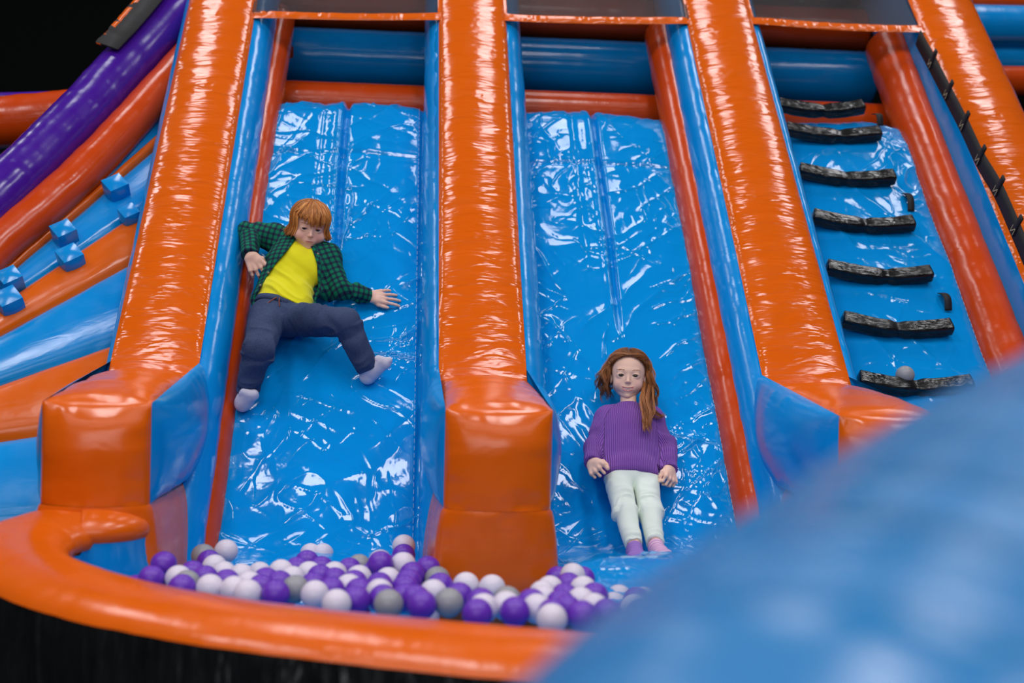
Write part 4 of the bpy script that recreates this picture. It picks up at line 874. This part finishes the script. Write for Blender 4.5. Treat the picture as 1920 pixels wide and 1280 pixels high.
def fs(p):
    d = g_torso(p, .010); a, c = g_arms(p, .009); q = (p-g_pel)@GF
    d = smin(d, a-.006*vn(((p-g_sL)@unit(g_wL-g_sL))*30, n3(p, 14, 2)*2, 4), .03); d = smin(d, c-.006*vn(((p-g_sR)@unit(g_wR-g_sR))*30, n3(p, 14, 2)*2, 5), .03)
    d = d-.003*vn(q[..., 2]*20+n3(p, 8, 2), q[..., 0]*9, 8)*np.clip(1-q[..., 2]/.2, 0, 1)-.0016*n3(p, 26, 3)
    d = smin(d, rc(p, g_nk-GF[:, 2]*.025, g_nk-GF[:, 2]*.008, .048, .042), .015)
    qn = (p-g_nk+GF[:, 2]*.008)@GF; ring = np.hypot(np.hypot(qn[..., 0], qn[..., 1])-.040, qn[..., 2]+.25*qn[..., 1])-.0075; d = smin(d, ring, .003)
    d = smin(d, el(p, g_pel+GF[:, 2]*.03, (.106, .078, .05), GF), .02); d = smax(d, -.012-q[..., 2], .008); d = d-.003*np.exp(-((q[..., 2]-.002)/.014)**2)
    for s2, w2 in ((g_eL, g_wL), (g_eR, g_wR)): t = unit(w2-s2); d = np.where(np.linalg.norm(p-w2, axis=-1) < .055, smax(d, (p-w2)@t+.0, .004), d)
    return smax(d, -rc(p, g_nk-GF[:, 2]*.006, g_nk+GF[:, 2]*.1, .035, .05), .005)
gbones = [(g_pel, g_ch, .10, GF[:, 0], 1), (g_sL, g_eL, .045, GF[:, 1], 0), (g_eL, g_wL, .032, GF[:, 1], 0), (g_sR, g_eR, .045, GF[:, 1], 0), (g_eR, g_wR, .032, GF[:, 1], 0)]
garment('sweater', fs, [g_pel, g_nk, g_sL, g_sR, g_eL, g_wL, g_eR, g_wR], .075, .0032, M['knit'], girl, gbones)
def fm(p):
    q = (p-g_pel)@GF; d = el(p, g_pel, (.102, .072, .07), GF); l, r = g_legs(p, .002); d = smin(d, np.minimum(l, r)+.012*np.exp(-((l-r)/.012)**2)*(q[..., 2] < -.035), .012); d = smax(d, q[..., 2]-.035, .006)
    for a_, b_, k_ in ((g_hL, g_kL, 1), (g_kL, g_aL, 1), (g_hR, g_kR, 1), (g_kR, g_aR, 1)):
        t = unit(b_-a_); s_ = (p-a_)@t; L_b = np.linalg.norm(b_-a_); q2 = p-a_-s_[..., None]*t; near = np.exp(-(np.linalg.norm(q2, axis=-1)/.085)**6)*(s_ > .0)*(s_ < L_b+.02)
        d = d-.0060*near*np.clip(ridge(s_*24+n3(p, 11, 4)*1.6, q2[..., 0]*10, 7), -.2, 1)
    for k_, a_ in ((g_kL, g_aL), (g_kR, g_aR)): t = unit(a_-k_); d = np.where(np.linalg.norm(p-a_, axis=-1) < .075, smax(d, (p-a_)@t+.018, .004), d); d = smax(d, -rc(p, a_-t*.03, a_+t*.1, .0225, .0225), .003)
    return d
garment('trousers', fm, [g_pel, g_hL, g_hR, g_kL, g_kR, g_aL, g_aR], .085, .0036, M['mint'], girl)
def striped(n_, c1, c2):
    m, nt, b = newmat(n_, c1, .9, .2); N = nt.nodes; Lk = nt.links; uv = N.new('ShaderNodeUVMap'); sp = N.new('ShaderNodeSeparateXYZ'); Lk.new(uv.outputs[0], sp.inputs[0]); q = N.new('ShaderNodeMath'); q.operation = 'PINGPONG'; q.inputs[1].default_value = .006; Lk.new(sp.outputs[1], q.inputs[0])
    g = N.new('ShaderNodeMath'); g.operation = 'GREATER_THAN'; g.inputs[1].default_value = .0042; Lk.new(q.outputs[0], g.inputs[0]); mx = N.new('ShaderNodeMixRGB'); mx.inputs[1].default_value = c1; mx.inputs[2].default_value = c2; Lk.new(g.outputs[0], mx.inputs[0]); Lk.new(mx.outputs[0], b.inputs['Base Color']); return m
for i, (ank, k_) in enumerate(((g_aL, g_kL), (g_aR, g_kR))):
    t = unit(ank-k_); hl = ank+np.array([0, .02, -.038]); te = ank+np.array([(-.01, .01)[i], -.13, -.015]); 
    fn = lambda p, ank=ank, hl=hl, te=te, t=t: smax(smin(foot(p, ank, hl, te, np.array([0, -.15, -1.]), .88), rc(p, ank-t*.012, ank, .0265, .027), .01), -((p-ank)@t)-.012, .003)
    garment('sock', fn, [ank, hl, te], .045, .0024, striped('sock_knit', *(((.30, .16, .50, 1), (.36, .22, .56, 1)), ((.62, .30, .52, 1), (.80, .66, .82, 1)))[i]), girl, [(k_, te, .03, (1, 0, 0), 0)])
# long wavy brown hair
hair = garment('hair', haircap(GH, .40, -.20, .015), [gh_c], .16, .0035, M['brown_hair'], girl); addcol(hair, np.full((len(hair.data.vertices), 3), .25))
rs = np.random.RandomState(21); ps, ti = [], []
# swept back from the parting
for i in range(2600):
    sx = rs.choice([-1, 1]); y0 = rs.uniform(-.3, .31); a = rs.uniform(.0, 1.0); ps_ = []; lay = rs.uniform(.02, .07)
    # roots along the hairline and parting; ends behind the ears
    ph0 = sx*rs.uniform(-.07, 1.25); th0 = .86+.5*ph0*ph0+rs.uniform(-.04, .10) if rs.rand() < .7 else rs.uniform(.1, .9)
    for j in range(10):
        u_ = j/9; th = th0+(1.65-th0)*u_-(.30*math.sin(u_*math.pi) if th0 > .8 else 0); ph = ph0+(sx*2.1-ph0)*u_**.9+.05*math.sin(u_*9+i); ps_.append(GH.w(scalp(GH, th, ph, lay+.02*math.sin(u_*3.1))))
    ps.append(ps_); ti.append(np.clip(rs.normal(.45, .25), 0, 1))
def tail(guide, n, spr, wave, rs_, light=.4, m=16):
    g = smoothpath(guide, m); gi = lambda u_: np.array([np.interp(u_, np.linspace(0, 1, m), g[:, k]) for k in range(3)])
    for c_ in range(n//13):                                     # wavy locks that hold together
        o = rs_.randn(3)*.55; ph = rs_.uniform(0, 6.28); fr = rs_.uniform(9, 14); am = rs_.uniform(.6, 1.3)*wave; cut = rs_.uniform(.70, 1.0); tn = rs_.normal(light, .22)
        for h in range(13):
            o2 = rs_.randn(3)*.0030; ph2 = ph+rs_.normal(0, .18); c2 = cut*rs_.uniform(.92, 1.0); pts_ = []
            for j in range(m):
                u_ = j/(m-1)*c2; sp_ = spr*(.35+.9*math.sin(min(u_*1.25, 1)*2.4))
                pts_.append(gi(u_)+o*sp_+o2*(1.2-.6*u_)+np.array([math.cos(u_*fr+ph2), .6*math.sin(u_*fr+ph2), .3*math.sin(u_*fr*.7+ph2)])*am*u_**.8)
            ps.append(pts_); ti.append(np.clip(tn+rs_.normal(0, .1), 0, 1))
W_ = GH.w
tail([W_((.30, -.15, .15)), W_((.40, -.05, -.10)), K(1213, 728, .15), K(1210, 752, .175), K(1215, 776, .190), K(1213, 796, .190), K(1216, 811, .186)], 640, .014, .009, rs, .55)
tail([W_((.34, -.05, -.05)), K(1216, 742, .15), K(1222, 766, .165), K(1238, 779, .15), K(1248, 772, .14)], 90, .008, .007, rs, .5)
tail([W_((.34, -.15, .10)), W_((.48, -.12, -.15)), W_((.50, -.08, -.42)), W_((.58, .0, -.72))], 220, .017, .012, rs, .35)
tail([W_((-.30, -.15, .12)), W_((-.44, -.12, -.06)), W_((-.48, -.08, -.28)), W_((-.40, -.1, -.55))], 330, .018, .014, rs, .2)
tail([W_((-.28, -.1, .25)), W_((-.46, -.06, .05)), W_((-.55, -.02, -.18)), W_((-.50, -.02, -.38))], 120, .018, .014, rs, .4)
for sx in (-1, 1): tail([W_((sx*.2, .1, .42)), W_((sx*.36, .05, .28)), W_((sx*.45, .05, .0)), W_((sx*.44, .02, -.3))], 190, .011, .010, rs, .6)
P16 = [np.array(q) for q in ps]; P16 = [q if len(q) == 16 else smoothpath(q, 16) for q in P16]
strands('hair_locks', P16, .0008, M['brown_hair'], hair, ti)
